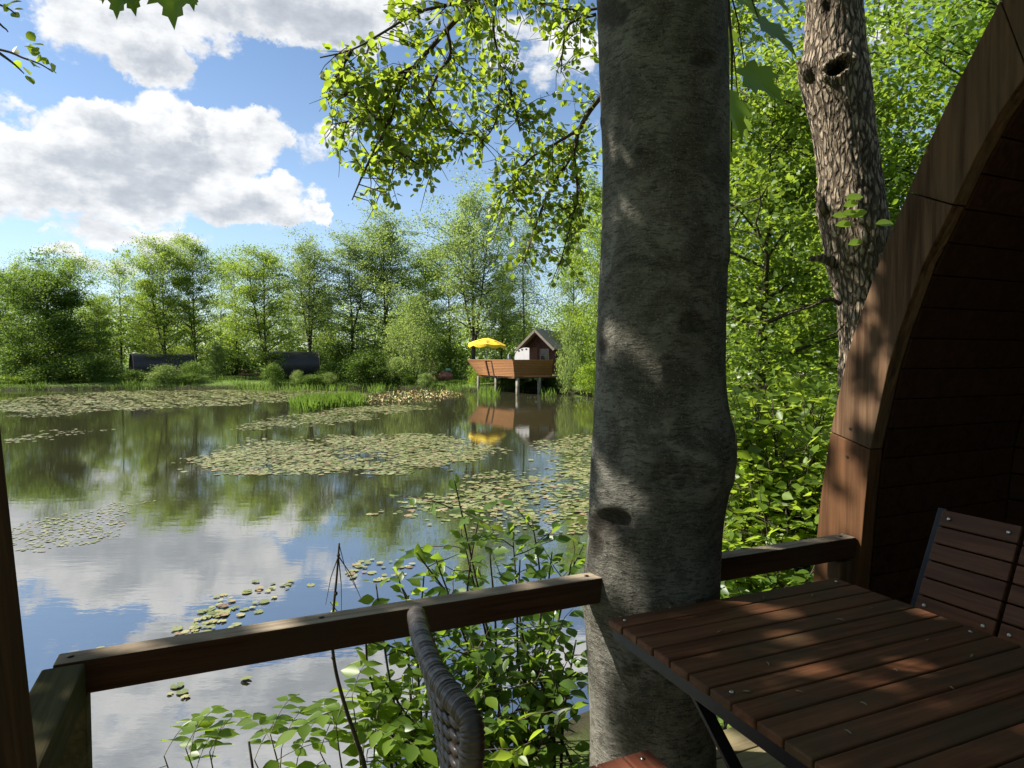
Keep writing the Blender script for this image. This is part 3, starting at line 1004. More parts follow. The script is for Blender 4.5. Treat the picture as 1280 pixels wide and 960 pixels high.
def water_pts(rs, box, n, poly=None, soft=0):
    """random points on the water, even in area, inside an outline"""
    x0, x1, y0, y1 = box
    c = [at_z(px, py, 0) for px in (x0, x1) for py in (y0, y1)]
    X = rs.uniform(min(p.x for p in c), max(p.x for p in c), n)
    Y = rs.uniform(min(p.y for p in c), max(p.y for p in c), n)
    px, py = proj(np.stack([X + .35 * vnoise(X, Y, 1.9, 1) + .12 * vnoise(X, Y, 6.5, 2) + rs.normal(size=n) * soft, Y + 1.1 * vnoise(X, Y, 1.1, 3) + .4 * vnoise(X, Y, 4.3, 6) + rs.normal(size=n) * soft * 3, X * 0], -1))
    k = in_px_poly(px, py, poly) if poly else (px > x0) & (px < x1) & (py > y0) & (py < y1)
    return X[k], Y[k]


x, y = water_pts(rs, (362, 452, 500, 514), 9000, [(366, 512), (372, 504), (410, 502), (450, 500), (446, 508), (415, 510), (390, 516)])
x2, y2 = water_pts(rs, (460, 480, 486, 492), 260)
x3, y3 = water_pts(rs, (598, 622, 490, 500), 220)
x4, y4 = water_pts(rs, (676, 692, 490, 497), 120)
x5, y5 = water_pts(rs, (300, 430, 487, 491), 1600)
kx = rs.random(len(x5)) < .3
X = np.concatenate([x, x2, x3, x4, x5[kx]]); Y = np.concatenate([y, y2, y3, y4, y5[kx]])
tag(blades('reeds', X, Y, X * 0 - .1, rs.uniform(.3, .66, len(X)), M_reed, .12), 'bright green reeds standing in the pond', 'reeds', kind='stuff')

# ------------------------------------------------------------------ lily pads
def pad_template(rs, k=10):
    a = np.linspace(.22, 2 * math.pi - .22, k)
    r = 1 + rs.normal(size=k) * .05
    z = .05 * rs.normal(size=k) * .5 + .03
    V = [(0, 0, 0)] + [(r[i] * math.sin(a[i]), r[i] * math.cos(a[i]), z[i]) for i in range(k)]
    return np.array(V), [(0, i + 1, i + 2) for i in range(k - 1)]


def pads(name, X, Y, r, mat, rs, tilt=.05, lift=.012, k=7):
    n = len(X)
    P = np.stack([X, Y, rs.uniform(.004, lift, n)], -1)
    D = rs.normal(size=(n, 3)); D[:, 2] = 0
    D = unit(D); D[:, 2] = rs.normal(size=n) * tilt
    N = np.zeros((n, 3)); N[:, 2] = 1; N[:, :2] = rs.normal(size=(n, 2)) * tilt
    return leaves(name, P, D, N, r, pad_template(rs, k), mat)


rs = rsd(401)
MATS = [
    [(-20, 512), (0, 500), (60, 494), (150, 489), (300, 487), (420, 489), (470, 493), (380, 500), (300, 506), (230, 510), (110, 514), (30, 516)],
    [(-20, 552), (20, 546), (60, 539), (110, 536), (128, 539), (70, 547), (20, 554)],
    [(10, 518), (60, 514), (120, 513), (100, 518), (40, 522)],
    [(290, 538), (330, 524), (370, 518), (440, 510), (500, 506), (540, 510), (470, 520), (430, 530), (350, 533)],
    [(240, 572), (300, 556), (400, 547), (480, 542), (560, 545), (590, 555), (640, 568), (600, 566), (560, 585), (500, 594), (400, 592), (330, 594), (260, 588)],
    [(668, 560), (700, 546), (745, 542), (760, 590), (740, 600), (690, 575)],
    [(495, 632), (560, 612), (600, 596), (640, 584), (700, 586), (760, 590), (760, 668), (700, 660), (640, 668), (590, 660), (560, 655), (520, 646)],
]
AX, AY = [], []
for poly, dens_ in zip(MATS, (80, 80, 75, 150, 300, 190, 190)):
    bx = (min(p[0] for p in poly), max(p[0] for p in poly), min(p[1] for p in poly), max(p[1] for p in poly))
    c = [at_z(px, py, 0) for px in bx[:2] for py in bx[2:]]
    area = (max(p.x for p in c) - min(p.x for p in c)) * (max(p.y for p in c) - min(p.y for p in c))
    x, y = water_pts(rs, bx, int(area * dens_), poly, .13)
    k = rs.random(len(x)) < np.clip(.8 + .8 * vnoise(x, y, 1.3, 2) + .5 * vnoise(x, y, 4.1, 5), .05, 1)
    AX.append(x[k]); AY.append(y[k])
drift = [(275, 762), (300, 748), (320, 735), (350, 725), (372, 735), (350, 748), (320, 757), (295, 772), (270, 790), (235, 800), (205, 812), (175, 812), (210, 795), (240, 780)]
spine = np.array([(374, 727), (345, 737), (322, 746), (300, 756), (272, 766), (250, 784), (226, 799), (200, 811), (168, 816)], float)
tt_ = rs.random(105) ** .8 * 8
sx_ = np.interp(tt_, range(9), spine[:, 0]) + rs.normal(size=105) * 13
sy_ = np.interp(tt_, range(9), spine[:, 1]) + rs.normal(size=105) * np.where(tt_ < 5, 8, 3)
pp_ = [at_z(a_, b_, 0) for a_, b_ in zip(sx_, sy_)]
dx, dy = np.array([p.x for p in pp_]), np.array([p.y for p in pp_])
d2x, d2y = water_pts(rs, (446, 505, 700, 742), 60)
d3 = [(213, 868), (228, 866), (232, 872), (308, 850), (222, 858), (110, 815), (125, 811)]
d3p = [at_z(px, py, 0) for px, py in d3]
nx, ny = AX[6], AY[6]
order = np.argsort(ny)
n_near = max(0, 296 - len(dx) - len(d2x) - len(d3p))
near_i, rest_i = order[:n_near], order[n_near:]
AX[6], AY[6] = nx[rest_i], ny[rest_i]
X, Y = np.concatenate(AX), np.concatenate(AY)
tag(pads('lily_pad_mats', X, Y, rs.choice((.02, .03, .04, .05, .058), len(X)) * rs.uniform(.85, 1.15, len(X)) * np.where(Y > 26, 1.5, 1), M_pad, rs), 'floating mats of pale lily pads spread over the pond', 'lily pads', kind='stuff')
# sunken debris at left
x, y = water_pts(rs, (0, 200, 620, 690), 2600, [(10, 682), (20, 660), (90, 640), (185, 630), (150, 655), (120, 668), (60, 682)])
tag(pads('floating_debris', x, y, rs.uniform(.012, .032, len(x)), M_pad, rs, .02, .006, 5), 'scattered bits of leaf floating on the water at left', 'debris', kind='stuff')
PADM = []
for v in range(5):
    T, fs = pad_template(rsd(410 + v), 16)
    mb = MB(); mb.add([tuple(t) for t in T], fs, v * .2 + .05)
    o = mb.build('lily_pad', M_pad, recalc=False)
    PADM.append(o)
_first = set()


def one_pad(x, y, lab):
    v = random.randrange(5)
    if v in _first: o = PADM[v].copy(); COL.objects.link(o)
    else:
        o = PADM[v]; _first.add(v)
    r = random.choice((.022, .028, .034, .042)) * random.uniform(.85, 1.15)
    o.location = (x, y, random.uniform(.006, .014))
    o.rotation_euler = (random.gauss(0, .05), random.gauss(0, .05), random.uniform(0, 6.28))
    o.scale = (r, r, r)
    tag(o, lab, 'lily pad', 'lily pads floating near the terrace')


for x, y in zip(dx, dy): one_pad(x, y, 'lily pad in the loose drift floating just above the rail at left')
for x, y in zip(d2x, d2y): one_pad(x, y, 'lily pad in the small group beside the dead stalk')
for p in d3p: one_pad(p.x, p.y, 'stray lily pad floating alone at lower left near the rail')
for i in near_i: one_pad(nx[i], ny[i], 'lily pad on the near edge of the mat behind the rail shrub')
# upright yellowing lilies
x, y = water_pts(rs, (448, 578, 488, 503), 2600, [(448, 500), (470, 492), (520, 489), (560, 490), (578, 494), (545, 499), (500, 503), (460, 503)])
n = len(x)
P = np.stack([x, y, rs.uniform(.0, .10, n)], -1)
D = rs.normal(size=(n, 3)); D[:, 2] = np.abs(D[:, 2]) * .6
N = rs.normal(size=(n, 3)); N[:, 1] -= .6; N[:, 2] += .5
tag(leaves('yellow_lilies', P, D, N, rs.uniform(.07, .13, n), T_OVAL, M_ylily), 'yellow and orange water lilies standing up out of the pond', 'water lilies', kind='stuff')

# ------------------------------------------------------------------ stilted terrace and hut
def build_hut():
    zt, zb = HC - 3.5 / F * 39, 1.02
    top = [at_y(585, 450, 43.0), at_y(606.5, 450, 41.0), at_y(614, 450, 40.4), at_y(641, 450, 38.2), at_y(691, 450, 39.4)]
    for p in top: p.z = zt
    bot = [at_y(599, 468, 42.4), at_y(611, 468, 40.9), at_y(617.5, 468, 40.3), at_y(643, 472, 38.4), at_y(689, 471, 39.6)]
    for p in bot: p.z = zb
    o = empty('stilted_terrace', (0, 41, 0))
    inv = Vector((0, 41, 0))
    tag(o, 'brown slatted wooden terrace standing on piles over the far water', 'terrace')
    for i in range(4):
        mb = MB()
        n = 10
        a0, a1, b0, b1 = top[i] - inv, top[i + 1] - inv, bot[i] - inv, bot[i + 1] - inv
        rec = Vector((0, .06, 0)) if i == 1 else Vector((0, 0, 0))
        for k in range(n):
            t0, t1 = (k + .13) / n, (k + .87) / n
            q = [b0.lerp(a0, t0) + rec, b1.lerp(a1, t0) + rec, b1.lerp(a1, t1) + rec, b0.lerp(a0, t1) + rec]
            nrm = (q[1] - q[0]).cross(q[3] - q[0]).normalized()
            mb.prism(q, -nrm * .03, random.random())
        mb.build('slat_panel', M_hutslat, o)
        mb = MB()
        nb_ = (a1 - a0).cross(b0 - a0).normalized()
        if nb_.y < 0: nb_ = -nb_
        mb.prism([b0 + nb_ * .05 + rec, b1 + nb_ * .05 + rec, a1 + nb_ * .05 + rec, a0 + nb_ * .05 + rec], nb_ * .01)
        mb.build('panel_backing', M_brown, o)
        mb = MB()
        mb.bar(a0 + Vector((0, .05, .02)), a1 + Vector((0, .05, .02)), .1, .05)
        mb.build('top_rail', M_hutslat, o)
    for (p, q) in ((top[0], bot[0]), (top[1], bot[1]), (top[2], bot[2]), (top[3], bot[3]), (top[4], bot[4])):
        o_y = -.03 if p in (top[1], top[2]) else .09
        mb = MB(); mb.bar(q - inv + Vector((0, o_y, -.02)), p - inv + Vector((0, o_y, -.02)), .075, .05)
        mb.build('rail_post', M_brown, o)
    mb = MB()
    br = bot[4] + Vector((1.3, 4.5, 0)); bl = bot[0] + Vector((1.6, 3.2, 0))
    mb.prism([bot[0] - inv + Vector((0.05, .05, -.1)), bot[3] - inv + Vector((0, .05, -.1)), bot[4] - inv + Vector((-.03, .05, -.1)), br - inv + Vector((0, 0, -.1)), bl - inv + Vector((0, 0, -.1))], (0, 0, .1))
    mb.build('floor', M_brown, o)
    for (px, y) in ((598, 42.2), (620, 40.6), (627, 43.5), (647, 38.6), (674, 39.3), (666, 43)):
        x = (px - 640) / F * y
        mb = MB(); mb.tube([(x, y - 41, -.8), (x, y - 41, .95)], .11 if y < 40 else .085, 10)
        mb.build('pile', M_pile, o, smooth=True)
    # hut
    apex = Vector((1.63, 43.0, HC + 34 / F * 43))
    ax, bx = Vector((.45, .89, 0)).normalized(), Vector((.89, -.45, 0)).normalized()
    h = empty('wooden_hut', (1.63, 43.0, 1.05))
    tag(h, 'small reddish brown hut with grey gable roof on the stilted terrace', 'hut')
    inv = Vector((1.63, 43.0, 1.05))
    L, hw, ez = 4.0, 1.35, HC + 10 / F * 43
    A = apex - inv
    e0 = A - bx * hw; e0.z = ez - 1.05
    e1 = A + bx * hw; e1.z = ez - 1.05
    mb = MB()
    for e in (e0, e1):
        nrm = Vector((0, 0, .07))
        mb.prism([A - ax * .3, A + ax * L, e + ax * L, e - ax * .3], nrm)
    mb.build('roof', M_roof, h)
    mb = MB()
    for e in (e0, e1):
        mb.bar(A - ax * .34 + Vector((0, 0, -.02)), e - ax * .34 + Vector((0, 0, -.02)), .04, .15, (0, 0, 1))
    mb.build('bargeboard', M_fascia, h)
    w0, w1 = -bx * (hw * .86), bx * (hw * .86)
    zc = A.z - (A.z - e0.z) * .86 - .05
    mb = MB()
    poly = [w0, w1, w1 + Vector((0, 0, zc)), Vector((0, 0, A.z - .06)), w0 + Vector((0, 0, zc))]
    mb.prism([p + ax * .45 for p in poly], ax * .08)
    mb.prism([w0 + ax * .45, w0 + ax * (L - .1), w0 + ax * (L - .1) + Vector((0, 0, zc)), w0 + ax * .45 + Vector((0, 0, zc))], bx * .06)
    mb.prism([w1 + ax * .45, w1 + ax * (L - .1), w1 + ax * (L - .1) + Vector((0, 0, zc)), w1 + ax * .45 + Vector((0, 0, zc))], -bx * .06)
    mb.prism([p + ax * (L - .2) for p in poly], ax * .08)
    mb.build('wall', M_hutwall, h)
    c = bx * .35 + ax * .42 + Vector((0, 0, 1.25))
    mb = MB()
    for (s, u0) in ((-1, 0), (1, 0)):
        mb.bar(c + bx * .3 * s + Vector((0, 0, -.4)), c + bx * .3 * s + Vector((0, 0, .4)), .06, .06)
    for s in (-1, 0, 1):
        mb.bar(c - bx * .3 + Vector((0, 0, .4 * s)), c + bx * .3 + Vector((0, 0, .4 * s)), .05, .05)
    f = mb.build('window', M_fascia, h)
    mb = MB(); mb.prism([c - bx * .28 + Vector((0, 0, -.38)) + ax * .01, c + bx * .28 + Vector((0, 0, -.38)) + ax * .01, c + bx * .28 + Vector((0, 0, .38)) + ax * .01, c - bx * .28 + Vector((0, 0, .38)) + ax * .01], ax * .015)
    mb.build('pane', M_glass, f)
    c = -bx * .55 + ax * .425
    mb = MB(); mb.prism([c - bx * .38 + Vector((0, 0, .03)), c + bx * .38 + Vector((0, 0, .03)), c + bx * .38 + Vector((0, 0, 1.75)), c - bx * .38 + Vector((0, 0, 1.75))], ax * .02)
    mb.build('door', M_brown, h)
    # white rounded screen
    y = 40.6
    x0, x1 = (643 - 640) / F * y, (661.5 - 640) / F * y
    z1 = HC + (447 - 434.5) / F * y
    s = empty('rounded_screen', ((x0 + x1) / 2, y, 1.03))
    tag(s, 'white board with one rounded shoulder standing on the stilted terrace', 'screen')
    s.rotation_euler.z = -.6
    hw_ = (x1 - x0) / 2 * 1.18
    hh = z1 - 1.03
    out = [(-hw_, 0, 0), (hw_, 0, 0), (hw_, 0, hh - .03)]
    for k in range(9):
        t = k / 8
        out.append((hw_ - .25 - (2 * hw_ - .25) * math.sin(t * math.pi / 2), 0, hh - .62 * (1 - math.cos(t * math.pi / 2))))
    mb = MB(); mb.prism(out, (0, .05, 0)); mb.build('board', M_white, s)
    for (dx_, dz_) in ((.02, -.13), (.33, -.1), (-.22, -.2)):
        mb = MB(); mb.prism([(dx_ + .075 * math.cos(a), -.012, hh + dz_ + .05 * math.sin(a)) for a in np.linspace(0, 5.6, 9)], (0, .01, 0)); mb.build('mark', M_dark, s)
    # small grey lantern/pointed thing left of the screen
    p = at_y(636, 448, 41.5)
    l = empty('pointed_lantern', (p.x, p.y, 1.03))
    tag(l, 'grey pointed lantern on the stilted terrace left of the white board', 'lantern')
    mb = MB(); mb.lathe((0, 0, 0), [(.16, 0), (.15, .9), (.16, 1.05), (.02, 1.38)], 8); mb.build('lantern_body', plain_mat('grey_tin', (.2, .2, .2), .5), l)
    # parasol
    p = at_y(607, 447, 42.6)
    u = empty('parasol', (p.x, p.y, 1.02))
    tag(u, 'open yellow parasol with scalloped edge over the stilted terrace', 'parasol')
    zr, za, rr = HC + 16.8 / F * 42.6 - 1.02, HC + 24.5 / F * 42.6 - 1.02, 1.22
    u.rotation_euler = (0, R(3), 0)
    mb = MB(); mb.tube([(0, 0, 0), (0, 0, za - .02)], .028, 8); mb.build('pole', M_white, u, smooth=True)
    mb = MB(); mb.lathe((0, 0, 0), [(.28, 0), (.28, .08), (.06, .14), (.06, .3)], 14); mb.build('base', M_pile, u)
    mb = MB()
    n, sub = 8, 6
    N_ = n * sub
    rows_ = [(.02, za)] + [(rr * t, zr + (za - zr) * (1 - t ** 1.45)) for t in (.25, .5, .75, 1.0)]
    vs = []
    for ri, (r, z) in enumerate(rows_ + [(rr * 1.005, None)]):
        for k in range(N_):
            a = 2 * math.pi * k / N_
            ph = abs(math.sin(math.pi * (k % sub) / sub))
            sag = .05 * ph * (r / rr)
            zz = (z - sag) if z is not None else zr - .05 * ph - .14 - .07 * ph
            vs.append((r * (1 - .03 * ph) * math.cos(a), r * (1 - .03 * ph) * math.sin(a), zz))
    fs = []
    for i in range(len(rows_)):
        for k in range(N_):
            fs.append((i * N_ + k, i * N_ + (k + 1) % N_, (i + 1) * N_ + (k + 1) % N_, (i + 1) * N_ + k))
    mb.add(vs, fs)
    cnp = mb.build('canopy', M_yellow, u, smooth=False)
    sol = cnp.modifiers.new('s', 'SOLIDIFY'); sol.thickness = .006
    for k in range(n):
        a = 2 * math.pi * k / n
        mb = MB(); mb.tube([(0, 0, za - .05), (rr * .97 * math.cos(a), rr * .97 * math.sin(a), zr - .01)], .01, 5); mb.build('rib', M_white, u)
    mb = MB()
    for a in (-2.35, -1.57, -.8):
        d_ = Vector((math.cos(a), math.sin(a), 0)); t_ = Vector((-math.sin(a), math.cos(a), 0))
        for (r, w_) in ((.62, .16), (.8, .10)):
            c = d_ * (rr * r) + Vector((0, 0, zr + (za - zr) * (1 - r ** 1.45) + .012))
            dn = (d_ * 1 + Vector((0, 0, -.42))).normalized()
            mb.prism([c + t_ * w_ * math.cos(q) + dn * .05 * math.sin(q) for q in np.linspace(0, 5.5, 8)], (0, 0, .006))
    mb.build('emblem', plain_mat('faded_print', (.6, .25, .05), .7), u)


build_hut()


# ------------------------------------------------------------------ black barrel cabins, picnic tables, canvas things
def barrel(px0, px1, y, ztop, lab, rz):
    x0, x1 = (px0 - 640) / F * y, (px1 - 640) / F * y
    g = gz((x0 + x1) / 2, y)
    L = x1 - x0
    o = empty('barrel_cabin', ((x0 + x1) / 2, y + .8, g), rz)
    tag(o, lab, 'cabin', 'black barrel cabins on the far bank')
    r = (ztop - g) / 2 + .02
    prof = []
    for k in range(25):
        a = -math.pi / 2 + 2 * math.pi * k / 24
        prof.append((r * 1.05 * math.cos(a), r + r * math.sin(a)))
    prof = prof[:-1]
    mb = MB()
    n = len(prof)
    vs = [(-L / 2, y_, z_) for y_, z_ in prof] + [(L / 2, y_, z_) for y_, z_ in prof]
    fs = [(k, (k + 1) % n, n + (k + 1) % n, n + k) for k in range(n)]
    mb.add(vs, fs)
    s = mb.build('shell', M_shingle, o, smooth=True)
    for e in (-1, 1):
        mb = MB()
        mb.prism([(e * (L / 2 - .12), y_ * .97, (z_ - r) * .97 + r) for y_, z_ in prof], (e * .05, 0, 0))
        mb.build('end_wall', M_hutwall, o)
        mb = MB()
        mb.tube([(e * (L / 2 + .01), y_, z_) for y_, z_ in prof + prof[:1]], .035, 5)
        mb.build('rim', M_fascia, o)
    mb = MB(); mb.prism([(-L / 2 + .11, -.35, .25), (-L / 2 + .11, .35, .25), (-L / 2 + .11, .35, 1.75), (-L / 2 + .11, -.35, 1.75)], (-.03, 0, 0))
    mb.build('door', M_brown, o)
    return o


barrel(162, 232, 51, HC + 4 / F * 52, 'left black shingled barrel cabin half hidden by a pale shrub', R(38))
barrel(334, 392, 51, HC + 7 / F * 52, 'right black shingled barrel cabin behind the dark conical bush', R(26))


def picnic(px, y, lab, w=1.5):
    x = (px - 640) / F * y
    g = gz(x, y)
    o = empty('picnic_table', (x, y, g), R(8))
    tag(o, lab, 'picnic table', 'brown picnic tables on the far bank')
    mb = MB()
    for k in range(5): mb.box((0, -.3 + .15 * k, .74), (w, .13, .04), None, random.random())
    mb.build('tabletop', M_brown, o)
    for s in (-1, 1):
        mb = MB()
        for k in range(2): mb.box((0, s * (.66 + .14 * k), .44), (w, .12, .04), None, random.random())
        mb.build('bench_seat', M_brown, o)
        mb = MB()
        mb.bar((s * w * .36, -.7, 0), (s * w * .36, -.22, .72), .08, .05, (1, 0, 0)); mb.bar((s * w * .36, .7, 0), (s * w * .36, .22, .72), .08, .05, (1, 0, 0))
        mb.bar((s * w * .36 + .045, -.78, .40), (s * w * .36 + .045, .78, .40), .04, .08)
        mb.build('leg_frame', M_brown, o)


picnic(314, 49.2, 'brown picnic table on the far lawn left of the conical bush')
picnic(154, 49.2, 'brown picnic table left of the left barrel cabin', 1.0)

# orange peaked canvas and red bundle on the far bank
y = 48.5
p = at_y(540, 460, y); g = gz(p.x, y)
o = empty('peaked_canvas', (p.x, y, g)); tag(o, 'small orange peaked canvas on the far lawn left of the stilted terrace', 'tent')
zt = HC - 3 / F * y - g
mb = MB(); mb.add([(-.35, -.3, 0), (.3, -.35, 0), (.3, .35, 0), (-.35, .3, 0), (.08, 0, zt)], [(0, 1, 4), (1, 2, 4), (2, 3, 4), (3, 0, 4), (3, 2, 1, 0)]); mb.build('canvas', M_orange, o)
mb = MB(); mb.prism([(-.2, -.36, zt * .3), (.26, -.38, zt * .36), (.22, -.36, zt * .5), (-.1, -.33, zt * .42)], (0, .02, 0)); mb.build('white_band', M_white, o)
mb = MB(); mb.tube([(-.85, -.1, .02), (-.45, -.05, .12), (-.25, 0, .35), (-.1, 0, .6)], [.06, .07, .06, .03], 6); mb.build('white_flap', M_white, o, smooth=True)
p = at_y(556, 462, y); g = gz(p.x, y)
o = empty('canvas_bundle', (p.x, y, g)); tag(o, 'rounded red and pink bundle under a teal cloth on the far lawn', 'bundle')
rsb = rsd(55)
mb = MB()
vs, fs = [], []
for i in range(9):
    for j in range(16):
        a, e = 2 * math.pi * j / 16, math.pi * i / 8
        r_ = 1 + .12 * rsb.normal()
        vs.append((.62 * r_ * math.sin(e) * math.cos(a), .45 * r_ * math.sin(e) * math.sin(a), .34 + .34 * r_ * math.cos(e)))
for i in range(8):
    for j in range(16): fs.append((i * 16 + j, i * 16 + (j + 1) % 16, (i + 1) * 16 + (j + 1) % 16, (i + 1) * 16 + j))
mb.add(vs, fs); mb.build('bundle', M_red, o, smooth=True)
mb = MB(); mb.tube([(-.1, -.1, .66), (.12, -.15, .78), (.35, -.1, .84), (.5, 0, .62)], [.06, .10, .11, .05], 7); mb.build('cloth', M_teal, o, smooth=True)

# ------------------------------------------------------------------ near: deck frame
DZ = 0.64
TH = R(24.0)
U, W = Vector((math.cos(TH), math.sin(TH), 0)), Vector((-math.sin(TH), math.cos(TH), 0))
INV = Matrix.Rotation(-TH, 3, 'Z')


def loc(p):
    return INV @ (Vector(p) - Vector((0, 0, DZ)))


def wld(a, b, c):
    return U * a + W * b + Vector((0, 0, DZ + c))


RA, RB = at_z(82, 833, DZ + .775), at_z(1065, 670, DZ + .775)
rail_b = (loc(RA).y + loc(RB).y) / 2

deck = empty('terrace_deck', (0, 0, DZ), TH)
tag(deck, 'weathered board floor of the near terrace', kind='structure')
mb = MB()
k = 0
b0 = rail_b + .12
while k < 44:
    bb = b0 - k * .145
    if k < 3: mb.box((.0, bb, -.0145), (4.2, .138, .028), None, random.random())
    else: mb.box((1.2, bb, -.0145), (7.0, .138, .028), None, random.random())
    k += 1
db = mb.build('deck_boards', M_deck, deck, bevel=.003)
tag(db, kind='structure')
mb = MB()
for bb in (rail_b - .1, rail_b - 1.6, rail_b - 3.1, rail_b - 4.6): mb.box((1.0, bb, -.11), (6.4, .08, .16))
for a in (-1.6, .6, 2.8):
    for bb in (rail_b - .1, rail_b - 3.1): mb.box((a, bb, -.6), (.12, .12, .8))
tag(mb.build('deck_joists', M_postw, deck), kind='structure')

# railing ------------------------------------------------------------
rail = empty('deck_railing', tuple(wld(0, rail_b, 0)), TH)
tag(rail, 'low brown timber railing along the near terrace edge, cut around the smooth trunk', 'railing')
a0, a1 = loc(RA).x - .03, loc(RB).x
TR_A = loc(at_y(735, 715, 2.22)).x + .02
TR_A2 = loc(at_y(893, 690, 2.3)).x - .03
T_, Hh = .068, .085
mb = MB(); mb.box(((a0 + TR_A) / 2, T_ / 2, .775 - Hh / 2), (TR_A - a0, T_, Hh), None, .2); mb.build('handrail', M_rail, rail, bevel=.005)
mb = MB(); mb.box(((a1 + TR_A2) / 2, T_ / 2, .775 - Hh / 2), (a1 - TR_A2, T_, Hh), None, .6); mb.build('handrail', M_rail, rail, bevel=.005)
mb = MB(); mb.box((a0 + .035 - .012, -.36 - .003, .775 - Hh / 2 - .004), (.088, .72, Hh), None, .3)
tag(mb.build('side_handrail', M_moss, rail, bevel=.006), 'mossy green short handrail')
mb = MB(); mb.box((a0 + .03, T_ / 2, (.775 - Hh) / 2 - .004), (.07, .064, .775 - Hh - .008), None, .1); mb.build('post', M_moss, rail, bevel=.004)
mb = MB(); mb.box((a1 - .05, T_ / 2, (.775 - Hh) / 2 - .004), (.07, .064, .775 - Hh - .008), None, .1); mb.build('post', M_postw, rail, bevel=.004)

for (a_, s_) in ((a0 + .03, 1), (a0 + .62, 1), (TR_A - .06, 1), (a1 - .05, 1)):
    mb = MB(); mb.lathe((a_, T_ / 2, .7752), [(.008, 0), (.0075, .002), (.004, .0035)], 10); mb.build('bolt', M_black, rail, smooth=True)
# leaning post at the left edge of the view
e0, e1 = at_y(38, 960, 1.02), at_y(5, 660, 1.02)
dirv = (e1 - e0).normalized()
t0 = (DZ - e0.z) / dirv.z
pb = e0 + dirv * t0
pt = pb + dirv * 2.5
post = empty('leaning_post', (pb.x - .07, pb.y, DZ))
tag(post, 'dark brown leaning timber post at the left edge of the terrace', 'post')
mb = MB()
sh = Vector((-.103, .0, 0))
o_ = Vector((pb.x - .07, pb.y, DZ))
q0, q1 = pb + sh - o_, pt + sh - o_
mb.prism([q0 + Vector((-.07, -.06, 0)), q0 + Vector((.07, -.06, 0)), q0 + Vector((.07, .06, 0)), q0 + Vector((-.07, .06, 0))], q1 - q0)
mb.build('beam', M_postw, post, bevel=.006)
mb = MB(); mb.box((0, 0, .04), (.2, .17, .08)); mb.build('foot_block', M_postw, post, bevel=.004)

# ------------------------------------------------------------------ camping pod at right
A0 = loc(RB).x + .005


def on_plane(px, py, a=None):
    d = ray(px, py)
    a = A0 if a is None else a
    t = a / d.dot(U)
    p = Vector((0, 0, HC)) + d * t
    q = loc(p)
    return (q.y, q.z)


outer = [on_plane(*p) for p in ((1014, 760), (1018, 700), (1026, 620), (1038, 540), (1060, 440), (1076, 392), (1106, 308), (1135, 240), (1160, 180), (1196, 105), (1250, 0))]
inner = [on_plane(*p) for p in ((1070, 760), (1075, 700), (1081, 630), (1088, 562), (1110, 460), (1124, 414), (1154, 330), (1191, 256), (1218, 198), (1250, 140), (1284, 90))]
# down to the floor
fo = outer[0]; fi = inner[0]
outer = [(fo[0] + .0, 0.0)] + outer
inner = [(fi[0] + .0, 0.0)] + inner
apx_o, apx_i = (.42, 3.42), (.42, 3.26)


def curve_to(p, q, n):
    out = []
    for i in range(1, n + 1):
        t = i / n
        out.append((p[0] + (q[0] - p[0]) * t, p[1] + (q[1] - p[1]) * (1 - (1 - t) ** 1.35)))
    return out


no = len(outer)
outer += curve_to(outer[-1], apx_o, 5)
inner += curve_to(inner[-1], apx_i, 5)
mir = lambda pts: [(2 * .42 - b, c) for b, c in pts[::-1]]
pod = empty('camping_pod', tuple(wld(A0, .42, 0)), TH)
tag(pod, 'dark timber camping pod with a curved wooden arch front at right', 'cabin')
PB = .42


def arch_seg(i, j, mat, tint, lab=None):
    mb = MB()
    o_, in_ = outer[i:j + 1], inner[i:j + 1]
    g = .0022
    poly = [(0, b - PB, c) for b, c in o_] + [(0, b - PB, c) for b, c in in_[::-1]]
    # small joint gap
    cen = Vector((0, sum(p[1] for p in poly) / len(poly), sum(p[2] for p in poly) / len(poly)))
    k = len(o_)
    d0 = (Vector(poly[1]) - Vector(poly[0])).normalized()
    d1 = (Vector(poly[k - 1]) - Vector(poly[k - 2])).normalized()
    poly = [Vector(p) for p in poly]
    poly[0] += d0 * g; poly[-1] += d0 * g
    poly[k - 1] -= d1 * g; poly[k] -= d1 * g
    mb.prism(poly, (.07, 0, 0), tint)
    ob = mb.build('arch_board', mat, pod, bevel=.003)
    if lab: ob['label'] = lab
    return ob


# joints at (1038,540) -> idx 4 and (1135,240) -> idx 8
arch_seg(0, 4, M_arch2, .1, 'orange brown lower board of the arch')
arch_seg(4, 8, M_arch, .2)
arch_seg(8, no - 1, M_arch, .7)
arch_seg(no - 1, len(outer) - 1, M_arch, .4)
mo, mi = mir(outer), mir(inner)
so, si = outer, inner
outer, inner = mo, mi
n_ = len(mo) - 1
arch_seg(0, n_ - no + 1, M_arch, .4)
arch_seg(n_ - no + 1, n_ - 8, M_arch, .8)
arch_seg(n_ - 8, n_ - 4, M_arch, .3)
arch_seg(n_ - 4, n_, M_arch2, .15)
outer, inner = so, si
full_o = outer + mir(outer)[1:]
full_i = inner + mir(inner)[1:]
LP = 4.6


def shell(pts, a0_, a1_, name, mat):
    n = len(pts)
    mb = MB()
    mb.add([(a0_, b - PB, c) for b, c in pts] + [(a1_, b - PB, c) for b, c in pts], [(k, k + 1, n + k + 1, n + k) for k in range(n - 1)])
    return mb.build(name, mat, pod, smooth=True)


